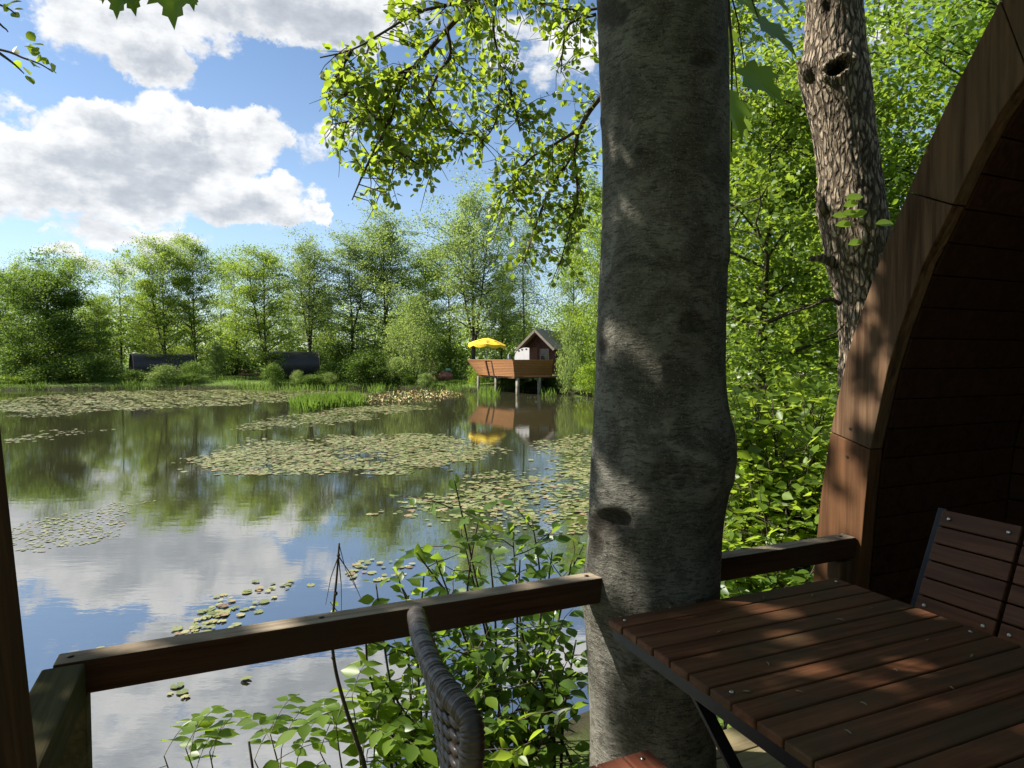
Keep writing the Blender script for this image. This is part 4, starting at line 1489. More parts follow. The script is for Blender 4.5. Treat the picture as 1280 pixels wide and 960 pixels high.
shell([(PB + (b - PB) * .985, c - .012) for b, c in full_o], .072, LP, 'outer_shell', M_shingle)
lin = [(PB + (b - PB) * .985, c - .012) for b, c in full_i]
pts_l = [Vector((0, (b - PB) * .992, c)) for b, c in full_i]
cum = [0]
for q in range(1, len(pts_l)): cum.append(cum[-1] + (pts_l[q] - pts_l[q - 1]).length)


def along(t):
    b_ = np.interp(t, cum, [p.y for p in pts_l]); c_ = np.interp(t, cum, [p.z for p in pts_l])
    return float(b_), float(c_)


mb = MB()
t_ = 0.0
while t_ < cum[-1] - .05:
    q0, q1 = along(t_ + .002), along(min(t_ + .1205, cum[-1]))
    nn = Vector((0, q1[1] - q0[1], -(q1[0] - q0[0]))).normalized() * .012
    if nn.y * q0[0] < 0: nn = -nn
    mb.prism([(.071, q0[0], q0[1]), (.93, q0[0], q0[1]), (.93, q1[0], q1[1]), (.071, q1[0], q1[1])], nn, random.random())
    t_ += .122
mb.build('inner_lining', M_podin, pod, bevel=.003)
# recessed front wall of horizontal boards, each board its own strip in one mesh
bw = np.array([(b, c) for b, c in full_i])


def b_at(c):
    pts = np.array(inner)
    return float(np.interp(c, pts[:, 1], pts[:, 0]))


mb = MB()
c = .02
while c < 3.1:
    c2 = min(c + .118, 3.2)
    l0, l1 = b_at(c) - PB - .012, b_at(c2) - PB - .012
    mb.prism([(.93, -l0, c), (.93, l0, c), (.93, l1, c2 - .006), (.93, -l1, c2 - .006)], (.03, 0, 0), random.random())
    c += .12
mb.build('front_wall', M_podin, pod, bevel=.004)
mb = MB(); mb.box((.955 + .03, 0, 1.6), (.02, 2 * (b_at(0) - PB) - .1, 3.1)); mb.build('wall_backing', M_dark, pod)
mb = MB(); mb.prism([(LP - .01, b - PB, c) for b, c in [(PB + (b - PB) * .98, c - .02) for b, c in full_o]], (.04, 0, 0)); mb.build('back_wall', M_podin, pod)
mb = MB(); mb.box((.9, -.75, 1.0), (.05, .85, 1.95)); dr = mb.build('door', M_podin, pod, bevel=.004)
mb = MB(); mb.tube([(.86, -.42, 1.0), (.86, -.52, 1.0)], .012, 8); mb.build('handle', M_steel, dr)
for (px, py) in ((1063, 536), (1059, 571)):
    b, c = on_plane(px, py)
    mb = MB(); mb.tube([(-.003, b - PB, c), (.004, b - PB, c)], .006, 8); mb.build('screw', M_black, pod)

# ------------------------------------------------------------------ table
TA, TB = loc(at_z(755, 773, DZ + .74)), loc(at_z(1043, 723, DZ + .74))
tw = TB.x - TA.x
tb = (TA.y + TB.y) / 2
tbl = empty('slatted_table', tuple(wld(TA.x + tw / 2, tb - .7, 0)), TH + math.atan2(TB.y - TA.y, tw) * .6)
tag(tbl, 'slatted dark wood table with black metal folding frame in the foreground', 'table')
mb = MB()
PITCHS, ns = .0735, 19
for k in range(ns):
    mb.box((random.uniform(-.0015, .0015), .7 - .034 - k * PITCHS, .74 - .011 + random.uniform(-.0008, .0008)), (tw, .0677, .022), None, random.random())
mb.build('tabletop', M_table, tbl, bevel=.004)
Lt = ns * PITCHS
mb = MB()
for s in (-1, 1):
    mb.box((s * (tw / 2 - .018), .7 - Lt / 2, .7), (.022, Lt - .03, .034))
for yy in (.7 - .04, .7 - Lt + .04): mb.box((0, yy, .7), (tw - .06, .022, .03))
mb.build('frame', M_black, tbl, bevel=.002)
for s in (-1, 1):
    for (y0, y1) in ((.42, -.45), (-.45, .42)):
        off = s * (tw / 2 - .05 - (.014 if y0 > 0 else 0))
        mb = MB(); mb.bar((off, y0, .685), (off, y1, .0), .012, .034, (1, 0, 0)); mb.build('leg', M_black, tbl, bevel=.002)
mb = MB(); mb.bar((-tw / 2 + .05, .1, .42), (tw / 2 - .05, .1, .42), .016, .016); mb.build('stretcher', M_black, tbl)
for k in (0, 6, 12, 18):
    for s in (-1, 1):
        mb = MB(); mb.lathe((s * (tw / 2 - .035), .7 - .034 - k * PITCHS, .7405), [(.0068, 0), (.006, .0022), (.003, .0032)], 10); mb.build('screw', M_steel, tbl, smooth=True)

# ------------------------------------------------------------------ wooden chair at right
def pl(px, py, a):
    d = ray(px, py); t = a / d.dot(U)
    return loc(Vector((0, 0, HC)) + d * t)


c_tl, c_bl = pl(1180, 637, 2.27), pl(1150, 767, 2.13)
c_tr = pl(1279, 667, 2.27)
ch = empty('wooden_chair', tuple(wld(2.0, (c_tl.y + c_bl.y) / 2 - .25, 0)), TH)
tag(ch, 'brown slatted wooden folding chair at the far right side of the table', 'chair')
oc = Vector((2.0, (c_tl.y + c_bl.y) / 2 - .25, 0))
pw = abs(c_tl.y - c_tr.y)
upv = (c_tl - c_bl); upv.y *= .0
upl = upv.length
up = upv.normalized()
nrm = Vector((-up.z, 0, up.x))          # facing the table
T0 = c_tl - oc                            # top left corner local
for pnl in range(2):
    mb = MB()
    ns_ = 6
    for k in range(ns_):
        ph_ = upl / ns_
        ctr = T0 - up * (ph_ * (k + .5)) + Vector((0, -pw / 2 - pnl * (pw + .014), 0))
        m_ = Matrix((Vector((0, 1, 0)), up, Vector((0, 1, 0)).cross(up))).transposed()
        mb.box(ctr, (pw, ph_ - .005, .016), m_, random.random())
    bk = mb.build('backrest', M_chairw, ch, bevel=.003)
    for (kk) in (0, ns_ - 1):
        for yy in (.03, pw - .03):
            ctr = T0 - up * (upl / ns_ * (kk + .5)) + Vector((0, -yy - pnl * (pw + .014), 0)) + nrm * .009
            mb = MB()
            mb.tube([ctr, ctr + nrm * .003, ctr + nrm * .005], [.007, .006, .003], 10)
            mb.build('screw', M_steel, bk, smooth=True)
fw = 2 * pw + .014
for yy in (.006, -fw - .006):
    p_top = T0 + Vector((0, yy, 0)) - nrm * .006 + up * .004
    p_bot = p_top - up * (p_top.z / up.z)
    mb = MB(); mb.bar(p_bot, p_top, .012, .03, (0, 1, 0)); mb.build('back_frame', M_black, ch, bevel=.002)
mb = MB()
sz = .44
bx0 = (T0 - up * ((T0.z - sz) / up.z)).x
for k in range(6):
    mb.box((bx0 - .06 - k * .072, T0.y - fw / 2, sz), (.066, fw - .02, .018), None, random.random())
mb.build('seat', M_chairw, ch, bevel=.003)
for yy in (.014, -fw - .014):
    mb = MB(); mb.bar((bx0 + .08, T0.y + yy, .0), (bx0 - .42, T0.y + yy, sz - .01), .012, .03, (0, 1, 0)); mb.build('leg', M_black, ch, bevel=.002)
    mb = MB(); mb.bar((bx0 - .46, T0.y + yy, .0), (bx0 - .02, T0.y + yy, sz - .012), .012, .03, (0, 1, 0)); mb.build('leg', M_black, ch, bevel=.002)

# ------------------------------------------------------------------ wicker chair, lower centre
zt_ = DZ + .90
wk = [loc(at_z(px, py, zt_)) for px, py in ((518, 762), (527, 800), (544, 840), (566, 872), (590, 897))]
oc = Vector((wk[2].x + .25, wk[2].y, 0))
wc = empty('wicker_chair', tuple(wld(oc.x, oc.y, 0)), TH)
tag(wc, 'dark woven wicker chair with wooden slat seat seen edge-on below the railing', 'chair')
pts = [p - oc for p in wk]


def cr(pts, n):
    out = []
    m = len(pts)
    for i in range(m - 1):
        p0, p1, p2, p3 = pts[max(i - 1, 0)], pts[i], pts[i + 1], pts[min(i + 2, m - 1)]
        for k in range(n):
            t = k / n
            out.append(.5 * ((2 * p1) + (p2 - p0) * t + (2 * p0 - 5 * p1 + 4 * p2 - p3) * t * t + (3 * p1 - p0 - 3 * p2 + p3) * t ** 3))
    out.append(pts[-1])
    return out


ds = Vector((.0, 0, -.44))               # the back slopes forward to the seat
dsf = lambda i, n: Vector((.15 - .19 * i / max(1, n - 1), 0, -.44))
ds = dsf(4, 5)
top_c = cr([pts[0] + dsf(0, 5) * .16 + Vector((0, .012, 0)), pts[0] + dsf(0, 5) * .03] + pts[1:4] + [pts[4] + ds * .03, pts[4] + ds * .22 + Vector((0, -.012, 0)), pts[4] + ds * .6 + Vector((0, -.016, 0)), pts[4] + ds * 1.0], 40)
mb = MB()
rad = []
for i in range(len(top_c)):
    w_ = (i * .9) % 6.0
    rad.append(.0195 + .002 * abs(math.sin(math.pi * (i % 5) / 5)) + .0009 * math.sin(i * 1.7))
mb.tube(top_c, rad, 14)
bandt = RS.random(len(top_c) // 5 + 2)
mb.t = [float(bandt[(i // 14) // 5]) for i in range(len(mb.v))]
mb.build('rim', M_wicker, wc, smooth=True)
# woven back panel: over-under strands
mid = cr(pts, 10)
mb = MB()
nr = 36
for r_ in range(nr):
    t = .06 + .94 * r_ / (nr - 1)
    line = [p + dsf(i, len(mid)) * t + Vector((.008 * (1 if (i // 4 + r_) % 2 else -1), 0, 0)) for i, p in enumerate(mid)]
    mb.tube(line, .0085, 5, RS.random())
for i in range(0, len(mid), 4):
    mb.tube([mid[i] + dsf(i, len(mid)) * t for t in (.03, .5, 1.0)], .006, 5, .2)
mb.build('backrest', M_wicker, wc, smooth=True)
mb = MB()
far_side = [pts[0] + dsf(0, 5) * t for t in (.02, .3, .7, 1.0)]
mb.tube(cr(far_side, 24), .02, 10); mb.build('side_frame', M_wicker, wc, smooth=True)
sy = [p.y for p in pts]
ymid, ywid = (max(sy) + min(sy)) / 2, max(sy) - min(sy)
SC = loc(at_z(811, 936, DZ + .455)) - oc    # front far corner of the seat
mb = MB()
xs0 = pts[2].x + .09
nsl = 7
wS = (SC.x - xs0) / nsl
for k in range(nsl):
    mb.box((SC.x - wS * (k + .5), SC.y - .24, .455 - .009), (wS - .005, .48, .018), None, random.random())
st = mb.build('seat', M_seatw, wc, bevel=.003)
for k in (0, 3, 6):
    for yy in (.03, .45):
        mb = MB(); mb.lathe((SC.x - wS * (k + .5), SC.y - yy, .4555), [(.0065, 0), (.0055, .002), (.003, .003)], 10); mb.build('screw', M_steel, st, smooth=True)
for sx in (xs0 + .02, SC.x - .03):
    for sy_ in (SC.y - .04, SC.y - .44):
        mb = MB(); mb.tube([(sx, sy_, .0), (sx, sy_, .435)], .017, 10); mb.build('leg', M_wicker, wc, smooth=True)
mb = MB()
for (p, q) in (((xs0, SC.y - .04, .42), (SC.x - .02, SC.y - .04, .42)), ((xs0, SC.y - .44, .42), (SC.x - .02, SC.y - .44, .42)), ((SC.x - .02, SC.y - .02, .42), (SC.x - .02, SC.y - .46, .42))): mb.tube([p, q], .016, 8)
mb.build('seat_frame', M_wicker, wc, smooth=True)


# ------------------------------------------------------------------ near smooth trunk
def build_maple():
    yc = 2.27
    ys_px = [-160, -60, 0, 100, 200, 300, 400, 480, 540, 575, 610, 650, 700, 740, 790, 850, 900, 960, 1040, 1130]
    lf = [742, 744, 745, 748, 752, 750, 745, 742, 739, 736, 735, 739, 734, 729, 732, 736, 738, 738, 734, 722]
    rt = [905, 906, 907, 908, 908, 908, 904, 903, 912, 914, 908, 900, 897, 896, 894, 893, 892, 894, 902, 920]
    root = empty('maple_tree', (0, 0, 0))
    base = at_y(815, 1130, yc)
    root.location = (base.x, yc, DZ - .3)
    o_ = Vector(root.location)
    nr, na = 260, 128
    yy = np.linspace(-160, 1180, nr)
    L = np.interp(yy, ys_px, lf); Rr = np.interp(yy, ys_px, rt)
    # smooth
    ker = np.hanning(15); ker /= ker.sum()
    L = np.convolve(np.pad(L, 7, 'edge'), ker, 'valid'); Rr = np.convolve(np.pad(Rr, 7, 'edge'), ker, 'valid')
    knots = [  # px, py, radius px, depth in m, darkness, flat
        (882, 75, 20, -.010, .8, 11), (868, 405, 22, -.012, .6, 15), (756, 432, 8, -.006, .9, 10), (768, 652, 24, -.034, 1.0, 17), (752, 676, 7, -.012, .9, 22), (852, 594, 48, -.006, .6, 20), (765, 15, 22, -.006, .9, 18),
        (800, 188, 6, .002, .8, 5), (752, 152, 4, .004, .9, 5), (775, 340, 14, .004, -.6, 22), (905, 570, 24, .012, .2, 30), (905, 310, 10, .008, .3, 14), (745, 690, 26, .012, .0, 60), (790, 835, 12, .004, .7, 6), (800, 870, 30, .008, .2, 40)]
    V, Tn = [], []
    for i in range(nr):
        pl_, pr_ = at_y(L[i], yy[i], yc), at_y(Rr[i], yy[i], yc)
        c = (pl_ + pr_) / 2
        r = (pr_.x - pl_.x) / 2 * .985
        for k in range(na):
            a = 2 * math.pi * k / na
            # angle with 0 = right, -90 deg = to the camera
            p = Vector((c.x + r * math.cos(a), yc + r * math.sin(a), c.z))
            wob = .004 * math.sin(3 * a + i * .02) + .0015 * math.sin(7 * a + i * .05 + 1) + .0008 * math.sin(13 * a - i * .11)
            dr, dk = wob, 0.0
            if math.sin(a) < .25:
                px, py = proj(np.array(p)[None])
                for (kx, ky, kr, dep, dark, kf) in knots:
                    q = ((px[0] - kx) / kr) ** 2 + ((py[0] - ky) / kf) ** 2
                    if q < 6:
                        gq = math.exp(-q * 1.2)
                        ring = math.exp(-((math.sqrt(q) - 1.15) / .3) ** 2)
                        dr += dep * gq + abs(dep) * .45 * ring + (.002 * math.sin(math.sqrt(q) * 14) * gq if kr > 15 else 0)
                        dk = max(dk, dark * min(1, 1.4 * math.exp(-(q * .9) ** 2)))
            V.append((p.x - o_.x + dr * math.cos(a), p.y - o_.y + dr * math.sin(a), p.z - o_.z))
            Tn.append(dk)
    i = (np.arange(nr - 1)[:, None] * na + np.arange(na)[None]).ravel()
    j = (np.arange(nr - 1)[:, None] * na + (np.arange(na)[None] + 1) % na).ravel()
    Lp = np.stack([i, i + na, j + na, j], -1).ravel()
    raw_mesh('trunk', V, np.arange(len(i)) * 4, Lp, M_mbark, root, Tn, smooth=True)
    # limbs above the view
    topc = Vector(V[0]) * .5 + Vector(V[na // 2]) * .5
    mb = MB()
    topz = topc.z
    mb.tube([topc + Vector((0, 0, -.1)), topc + Vector((.02, .03, 1.2)), topc + Vector((-.05, .0, 2.6)), topc + Vector((0, .1, 4.4))], [.185, .16, .12, .05], 14)
    rs = rsd(500)
    CW = []
    limbs = []
    for (ax, ay, az_) in ((-2.6, -.2, 4.6), (-4.6, .6, 5.2), (-3.6, -1.6, 5.0), (-1.4, .3, 5.6), (1.2, -1.0, 4.8), (.3, -2.8, 5.0), (-2.4, -3.6, 5.2), (2.6, .4, 5.4), (-5.6, -.8, 5.6), (2.2, -2.6, 5.4), (-.2, .9, 6.2), (-6.4, .4, 6.2), (-7.6, .5, 6.0), (-7.0, -.7, 5.8), (-5.2, -.2, 5.4), (-8.2, -.4, 6.4), (-3.4, .5, 5.6), (-4.4, -.9, 5.3), (-4.6, 1.1, 5.6), (-5.4, 1.2, 6.1)):
        st_ = topc + Vector((0, 0, rs.uniform(.4, 2.4)))
        en = Vector((ax, ay, az_ + DZ)) - Vector((0, 0, o_.z)) * 0 + Vector((0, 0, 0))
        en = Vector((ax, ay + 2.2, az_ + .6)) - Vector((o_.x, o_.y, o_.z))
        m1 = st_.lerp(en, .5) + Vector((0, 0, .35))
        pts_ = cr([st_, m1, en], 5)
        mb.tube(pts_, [.075 * (1 - .85 * q / (len(pts_) - 1)) for q in range(len(pts_))], 7)
        limbs.append(pts_)
    mb.build('branch', M_twig, root, smooth=True, recalc=False)
    # crown clusters: a leafy roof over the terrace, kept clear of the view
    P = []
    for pts_ in limbs:
        for c in range(44):
            q = pts_[int(rs.uniform(.25, .999) * len(pts_))]
            P.append(np.array(q) + rs.normal(size=3) * np.array([.75, .6, .45]))
    P = np.array(P)
    k = np.repeat(np.arange(len(P)), 7)
    PW = P[k] + rs.normal(size=(len(k), 3)) * np.array([.24, .24, .13])
    wp = PW + np.array(o_)
    px, py = proj(wp)
    shade_max_y = np.where(wp[:, 0] > -3.3, 2.95, 2.62) + .42 * vnoise(wp[:, 0], wp[:, 2], 3.1, 4)       # bushes beyond the railing stay in the sun
    clear = ((py < -60) | (wp[:, 1] < .25) | (px < -90) | (px > 1370)) & ((wp[:, 1] < shade_max_y) | ((wp[:, 0] < -3.2) & (wp[:, 1] > 3.05) & (wp[:, 1] < 3.6) & (vnoise(wp[:, 0], wp[:, 1], 5.2, 8) > .0))) & (wp[:, 2] > 3.0)
    PW = PW[clear]
    D, N = leaf_orient(len(PW), rs, .5, 1.0)
    leaves('crown', PW, D, N, rs.uniform(.11, .18, len(PW)), T_MAPLE, M_maple, root)
    # shoots in view: big leaves right of the trunk and two at the top edge
    sh = [(962, 58, .20, 2.62, 1.9), (945, 118, .21, 2.66, 1.6), (922, 150, .20, 2.7, .4), (915, 60, .16, 2.75, .2), (930, 20, .17, 2.7, 1.2), (912, 105, .15, 2.8, -.5), (938, 175, .13, 2.8, .3), (918, 190, .12, 2.85, .0), (975, 25, .12, 2.8, 1.4), (920, 215, .10, 2.9, .2)]
    P, D, N, SZ = [], [], [], []
    mb = MB()
    prev = Vector(at_y(900, -60, 2.45)) - o_
    for (px, py, s, y, tilt) in sh:
        p = at_y(px - 14, py - 34, y) - o_
        P.append(p); D.append((math.sin(tilt) * .7, -.15, -.9 + .25 * abs(tilt) * .5)); N.append((rs.normal() * .3 + .2, -.8, .55)); SZ.append(s)
        mb.tube([prev.lerp(p, .25) + Vector((0, 0, .02)), prev.lerp(p, .7) + Vector((0, 0, .05)), p], [.004, .003, .002], 5)
    mb.tube([Vector(at_y(898, -120, 2.4)) - o_, Vector(at_y(908, -20, 2.55)) - o_, Vector(at_y(915, 60, 2.7)) - o_, Vector(at_y(914, 190, 2.8)) - o_], [.012, .008, .005, .003], 6)
    for (px, py, s, y, tx) in ((150, -18, .085, 1.75, -.1), (163, -18, .08, 1.78, .35), (216, -24, .125, 1.8, .1), (236, -22, .08, 1.9, .35), (134, -22, .06, 1.9, -.3)):
        p = at_y(px, py, y) - o_
        P.append(p); D.append((tx * .6, -.15, -1)); N.append((.1, -1, .25)); SZ.append(s)
    tw = [at_y(120, -34, 1.9) - o_, at_y(190, -44, 1.8) - o_, at_y(300, -70, 1.75) - o_, at_y(520, -160, 1.9) - o_, Vector(limbs[3][4])]
    mb.tube(tw, [.003, .005, .006, .010, .014], 6)
    mb.build('twig', M_twig, root, smooth=True, recalc=False)
    leaves('hanging_leaves', np.array([tuple(p) for p in P]), np.array(D), np.array(N), np.array(SZ), T_MAPLE, M_bush, root)
    tag(root, 'near tree with thick smooth grey trunk growing through the terrace railing', 'tree')


build_maple()


# ------------------------------------------------------------------ furrowed alder behind the arch
def build_alder():
    yc = 5.0
    ys_px = [-150, 0, 60, 90, 120, 160, 220, 260, 300, 330, 380, 440, 520, 640, 760]
    lf = [1006, 1010, 1008, 1000, 1008, 1018, 1026, 1024, 1032, 1036, 1050, 1054, 1050, 1046, 1036]
    rt = [1066, 1074, 1079, 1082, 1086, 1090, 1098, 1103, 1110, 1112, 1124, 1136, 1150, 1164, 1180]
    root = empty('alder_tree')
    base = at_y(1110, 760, yc)
    g = gz(base.x, yc)
    root.location = (base.x, yc, g - .1)
    o_ = Vector(root.location)
    rs = rsd(600)
    nr, na = 330, 150
    yy = np.linspace(-150, 790, nr)
    L = np.interp(yy, ys_px, lf); Rr = np.interp(yy, ys_px, rt)
    # furrow field on (angle, height): irregular vertical plates
    A = np.arange(na) / na * 2 * math.pi
    Hh_ = np.linspace(0, 1, nr)[:, None]
    ph = 9 * A[None] + 1.6 * np.sin(Hh_ * 17 + 2 * A[None]) + 1.1 * np.sin(Hh_ * 41 + 5 * A[None]) + .8 * np.sin(Hh_ * 90 - 3 * A[None])
    rid = np.abs(np.sin(ph)) ** .6
    ph2 = 16 * A[None] + 2.3 * np.sin(Hh_ * 29 - 3 * A[None]) + 1.3 * np.sin(Hh_ * 77 + 4 * A[None])
    rid = rid * .6 + .4 * np.abs(np.sin(ph2)) ** .7
    rid *= .75 + .25 * np.abs(np.sin(Hh_ * 130 + 3 * np.sin(4 * A[None]) + 2 * np.sin(ph)))
    rid = np.clip(rid + rs.normal(size=rid.shape) * .09, 0, 1)
    V, Tn = [], []
    hole = (1047, 84, 17, 13)
    for i in range(nr):
        pl_, pr_ = at_y(L[i], yy[i], yc), at_y(Rr[i], yy[i], yc)
        c = (pl_ + pr_) / 2
        r = (pr_.x - pl_.x) / 2
        for k in range(na):
            a = A[k]
            p = Vector((c.x + r * math.cos(a), yc + r * math.sin(a), c.z))
            dr = .015 * (rid[i, k] - .75)
            t = rid[i, k]
            px, py = proj(np.array(p)[None])
            if math.sin(a) < .2:
                dx_, dy_ = (px[0] - hole[0]), (py[0] - hole[1])
                ca, sa = math.cos(.6), math.sin(.6)
                qx, qy = (dx_ * ca + dy_ * sa * -1) / 16, (dx_ * sa + dy_ * ca) / 8
                q = math.sqrt(qx * qx + qy * qy)
                if q < 1: dr -= .14 * (1 - q ** 3); t *= .25 * q
                dr += .024 * math.exp(-((q - 1.35) / .35) ** 2) * (1 + .6 * math.sin(5 * math.atan2(qy, qx)))
                if q < 1.9 and q > 1: t = .5 * t + .45
                d2 = math.hypot((px[0] - 1034) / 9, (py[0] - 8) / 12)
                if d2 < 1: dr -= .05 * (1 - d2); t *= .3
            V.append((p.x - o_.x + dr * math.cos(a), p.y - o_.y + dr * math.sin(a), p.z - o_.z)); Tn.append(t)
    i = (np.arange(nr - 1)[:, None] * na + np.arange(na)[None]).ravel()
    j = (np.arange(nr - 1)[:, None] * na + (np.arange(na)[None] + 1) % na).ravel()
    raw_mesh('trunk', V, np.arange(len(i)) * 4, np.stack([i, i + na, j + na, j], -1).ravel(), M_rbark, root, Tn, smooth=True)
    # broken stubs
    for pts_, rr_ in (([(1020, 96), (1006, 84), (996, 77)], [.09, .05, .012]), ([(1046, 330), (1028, 322), (1012, 324)], [.05, .03, .015]), ([(1034, 268), (1026, 254), (1020, 240)], [.04, .03, .012]),
                      ([(1050, 380), (1036, 372), (1012, 384), (985, 392)], [.02, .010, .008, .004]), ([(1054, 405), (1046, 415), (1034, 420)], [.015, .008, .005])):
        mb = MB()
        mb.tube([at_y(px, py, yc - .05) - o_ for q, (px, py) in enumerate(pts_)], rr_, 9)
        mb.build('branch_stub', M_rbark, root, smooth=True, recalc=False)
    # dead side stem at left of trunk
    mb = MB()
    mb.tube([at_y(px, py, 5.3) - o_ for px, py in ((1030, 320), (1022, 290), (1008, 240), (1006, 190), (1012, 145))], [.035, .03, .028, .024, .012], 7)
    mb.tube([at_y(px, py, 5.2) - o_ for px, py in ((1030, 320), (1018, 270), (1004, 215), (960, 180), (915, 160))], [.014, .012, .010, .007, .004], 5)
    # the limbs that reach over the pond
    dep = 4.6
    MAINS = [
        [(770, -190, 4.9), (690, -90, 4.8), (595, 0, 4.6), (567, 28, 4.55), (542, 56, 4.5), (517, 84, 4.5), (502, 106, 4.45), (489, 147, 4.4), (477, 175, 4.4)],
        [(559, 40, 4.55), (563, 69, 4.6), (549, 90, 4.65), (536, 119, 4.7), (533, 140, 4.7), (499, 175, 4.7), (489, 219, 4.75), (467, 240, 4.8)],
        [(536, 125, 4.7), (555, 153, 4.85), (574, 166, 4.9), (598, 168, 5.0)],
        [(640, -60, 4.7), (620, 0, 4.8), (617, 40, 4.9), (624, 81, 5.0), (620, 150, 5.0), (600, 180, 5.0)],
        [(660, -70, 4.7), (600, -8, 4.4), (560, 6, 4.3), (520, 16, 4.3), (480, 40, 4.2), (440, 62, 4.2), (400, 72, 4.2)],
        [(517, 84, 4.5), (480, 100, 4.4), (450, 110, 4.3), (425, 120, 4.3)],
        [(502, 106, 4.45), (470, 132, 4.5), (440, 150, 4.5), (412, 156, 4.5)],
        [(860, -20, 5.3), (820, 60, 5.4), (752, 120, 5.4), (724, 162, 5.4), (717, 190, 5.4), (686, 240, 5.45), (667, 290, 5.5), (655, 330, 5.5)],
        [(724, 162, 5.4), (702, 175, 5.3), (661, 200, 5.3), (639, 234, 5.3), (628, 275, 5.3)],
        [(717, 190, 5.4), (722, 244, 5.4), (716, 270, 5.4), (700, 330, 5.4)],
        [(820, -40, 5.2), (760, 6, 5.2), (715, 12, 5.2), (680, 5, 5.1), (660, 5, 5.1)],
        [(489, 147, 4.4), (470, 185, 4.35), (455, 215, 4.35), (440, 250, 4.3)],
        [(499, 175, 4.7), (520, 205, 4.8), (548, 200, 4.9)],
        [(440, 62, 4.2), (420, 95, 4.2), (403, 118, 4.25)],
        [(624, 81, 5.0), (640, 120, 5.0), (650, 165, 5.05)],
        [(745, 18, 5.2), (712, 30, 5.2), (704, 60, 5.2), (701, 92, 5.2)],
    ]
    limb = MB()
    segs = []
    for bi, br in enumerate(MAINS):
        P3 = [at_y(px, py, y) - o_ for px, py, y in br]
        P3 = cr(P3, 5)
        r_a = {0: .025, 7: .026, 4: .013}.get(bi, .012)
        limb.tube(P3, [r_a * (1 - .82 * q / (len(P3) - 1)) + .002 for q in range(len(P3))], 7, cap=False)
        segs.append(P3)
    # carry the limbs to the trunk above the view
    topc = (Vector(V[0]) + Vector(V[na // 2])) / 2
    limb.tube(cr([topc + Vector((0, 0, .6)), topc + Vector((-.7, .1, .9)), segs[0][0]], 5), [.07 - .0032 * q for q in range(11)], 8, cap=False)
    for si in (3, 4): limb.tube([segs[si][0], segs[0][4]], .012, 6)
    limb.tube(cr([topc + Vector((0, .2, 1.3)), topc + Vector((-.8, .5, 1.2)), segs[7][0]], 5), [.045 - .0015 * q for q in range(11)], 8, cap=False)
    limb.tube([segs[10][0], segs[7][1]], .012, 6)
    limb.tube([topc + Vector((0, 0, -.1)), topc + Vector((.05, .0, 1.5)), topc + Vector((.2, .1, 3.0))], [.19, .15, .08], 10)
    limb.build('limb', M_twig, root, smooth=True, recalc=False)
    # twigs + leaves, kept to the outline the photo shows
    REG = [[(383, 62), (400, 52), (425, 62), (455, 30), (480, 20), (497, -40), (655, -40), (658, 60), (650, 95), (668, 140), (640, 185), (610, 160), (606, 215), (572, 218), (548, 212), (545, 236), (512, 250), (508, 272), (436, 262), (432, 245), (470, 228), (470, 215), (432, 215), (395, 160), (410, 110)],
           [(660, -30), (745, -30), (745, 40), (742, 60), (700, 100), (688, 60), (655, 15)],
           [(745, 60), (745, 330), (740, 350), (700, 360), (640, 345), (612, 330), (606, 250), (605, 225), (640, 165), (645, 150), (690, 110)]]
    LP_, LD, tw = [], [], MB()
    for bi, P3 in enumerate(segs):
        nt_ = {0: 40, 1: 55, 3: 50, 4: 52, 7: 90, 8: 66, 9: 50, 5: 30, 6: 34}.get(bi, 28)
        for q in range(nt_):
            f = rs.uniform(.12, 1.0)
            p0 = P3[min(int(f * (len(P3) - 1)), len(P3) - 1)]
            d = Vector(rs.normal(size=3)); d.z = d.z * .7 - .15; d.y *= .8; d.normalize()
            ln = rs.uniform(.15, .5)
            p, line, got = p0.copy(), [p0.copy()], 0
            ok = True
            nst = int(ln / .038)
            lv = []
            for s_ in range(nst):
                d = (d + Vector(rs.normal(size=3)) * .22 + Vector((0, 0, -.07))).normalized()
                p = p + d * .038
                line.append(p.copy())
                side = Vector(rs.normal(size=3)); side = (side - d * side.dot(d)).normalized()
                lv.append((p + side * .012, (side * .9 + d * .5 + Vector((0, 0, -.25)))))
            qx, qy = proj(np.array([tuple(v + o_) for v, _ in lv]))
            inside = np.zeros(len(lv), bool)
            for rg in REG: inside |= in_px_poly(qx, qy, rg)
            if inside.mean() < .6: continue
            tw.tube([line[0], line[len(line) // 2], line[-1]], [.004, .003, .0015], 4, cap=False)
            for (v, dd), ok_ in zip(lv, inside):
                if ok_: LP_.append(tuple(v)); LD.append(tuple(dd))
    tw.build('twigs', M_twig, root, smooth=True, recalc=False)['kind'] = 'stuff'
    n = len(LP_)
    LP_, LD = np.array(LP_), np.array(LD)
    N = rs.normal(size=(n, 3)) * .7; N[:, 2] += .8
    leaves('limb_leaves', LP_, LD, N, rs.uniform(.038, .066, n), T_OVAL, M_alder, root)
    # ivy-like sprig on the trunk
    P, D = [], []
    for (px, py, s_) in ((1062, 248, .10), (1058, 268, .06), (1068, 272, .09), (1046, 270, .05), (1100, 280, .09), (1066, 306, .08), (1050, 282, .05), (1060, 258, .06)):
        P.append(tuple(at_y(px - 6, py, yc - .38) - o_)); D.append((1, -.2, .25 * rs.normal()))
    for q, (p_, d_) in enumerate(zip(P, D)):
        leaves('sprig_leaf', np.array([p_]), np.array([d_]), np.array([(rs.normal() * .3, -.7, .7)]), np.array([.1 if q % 2 else .12]), T_OVAL, M_fresh, root)

    # crown above the view
    C = []
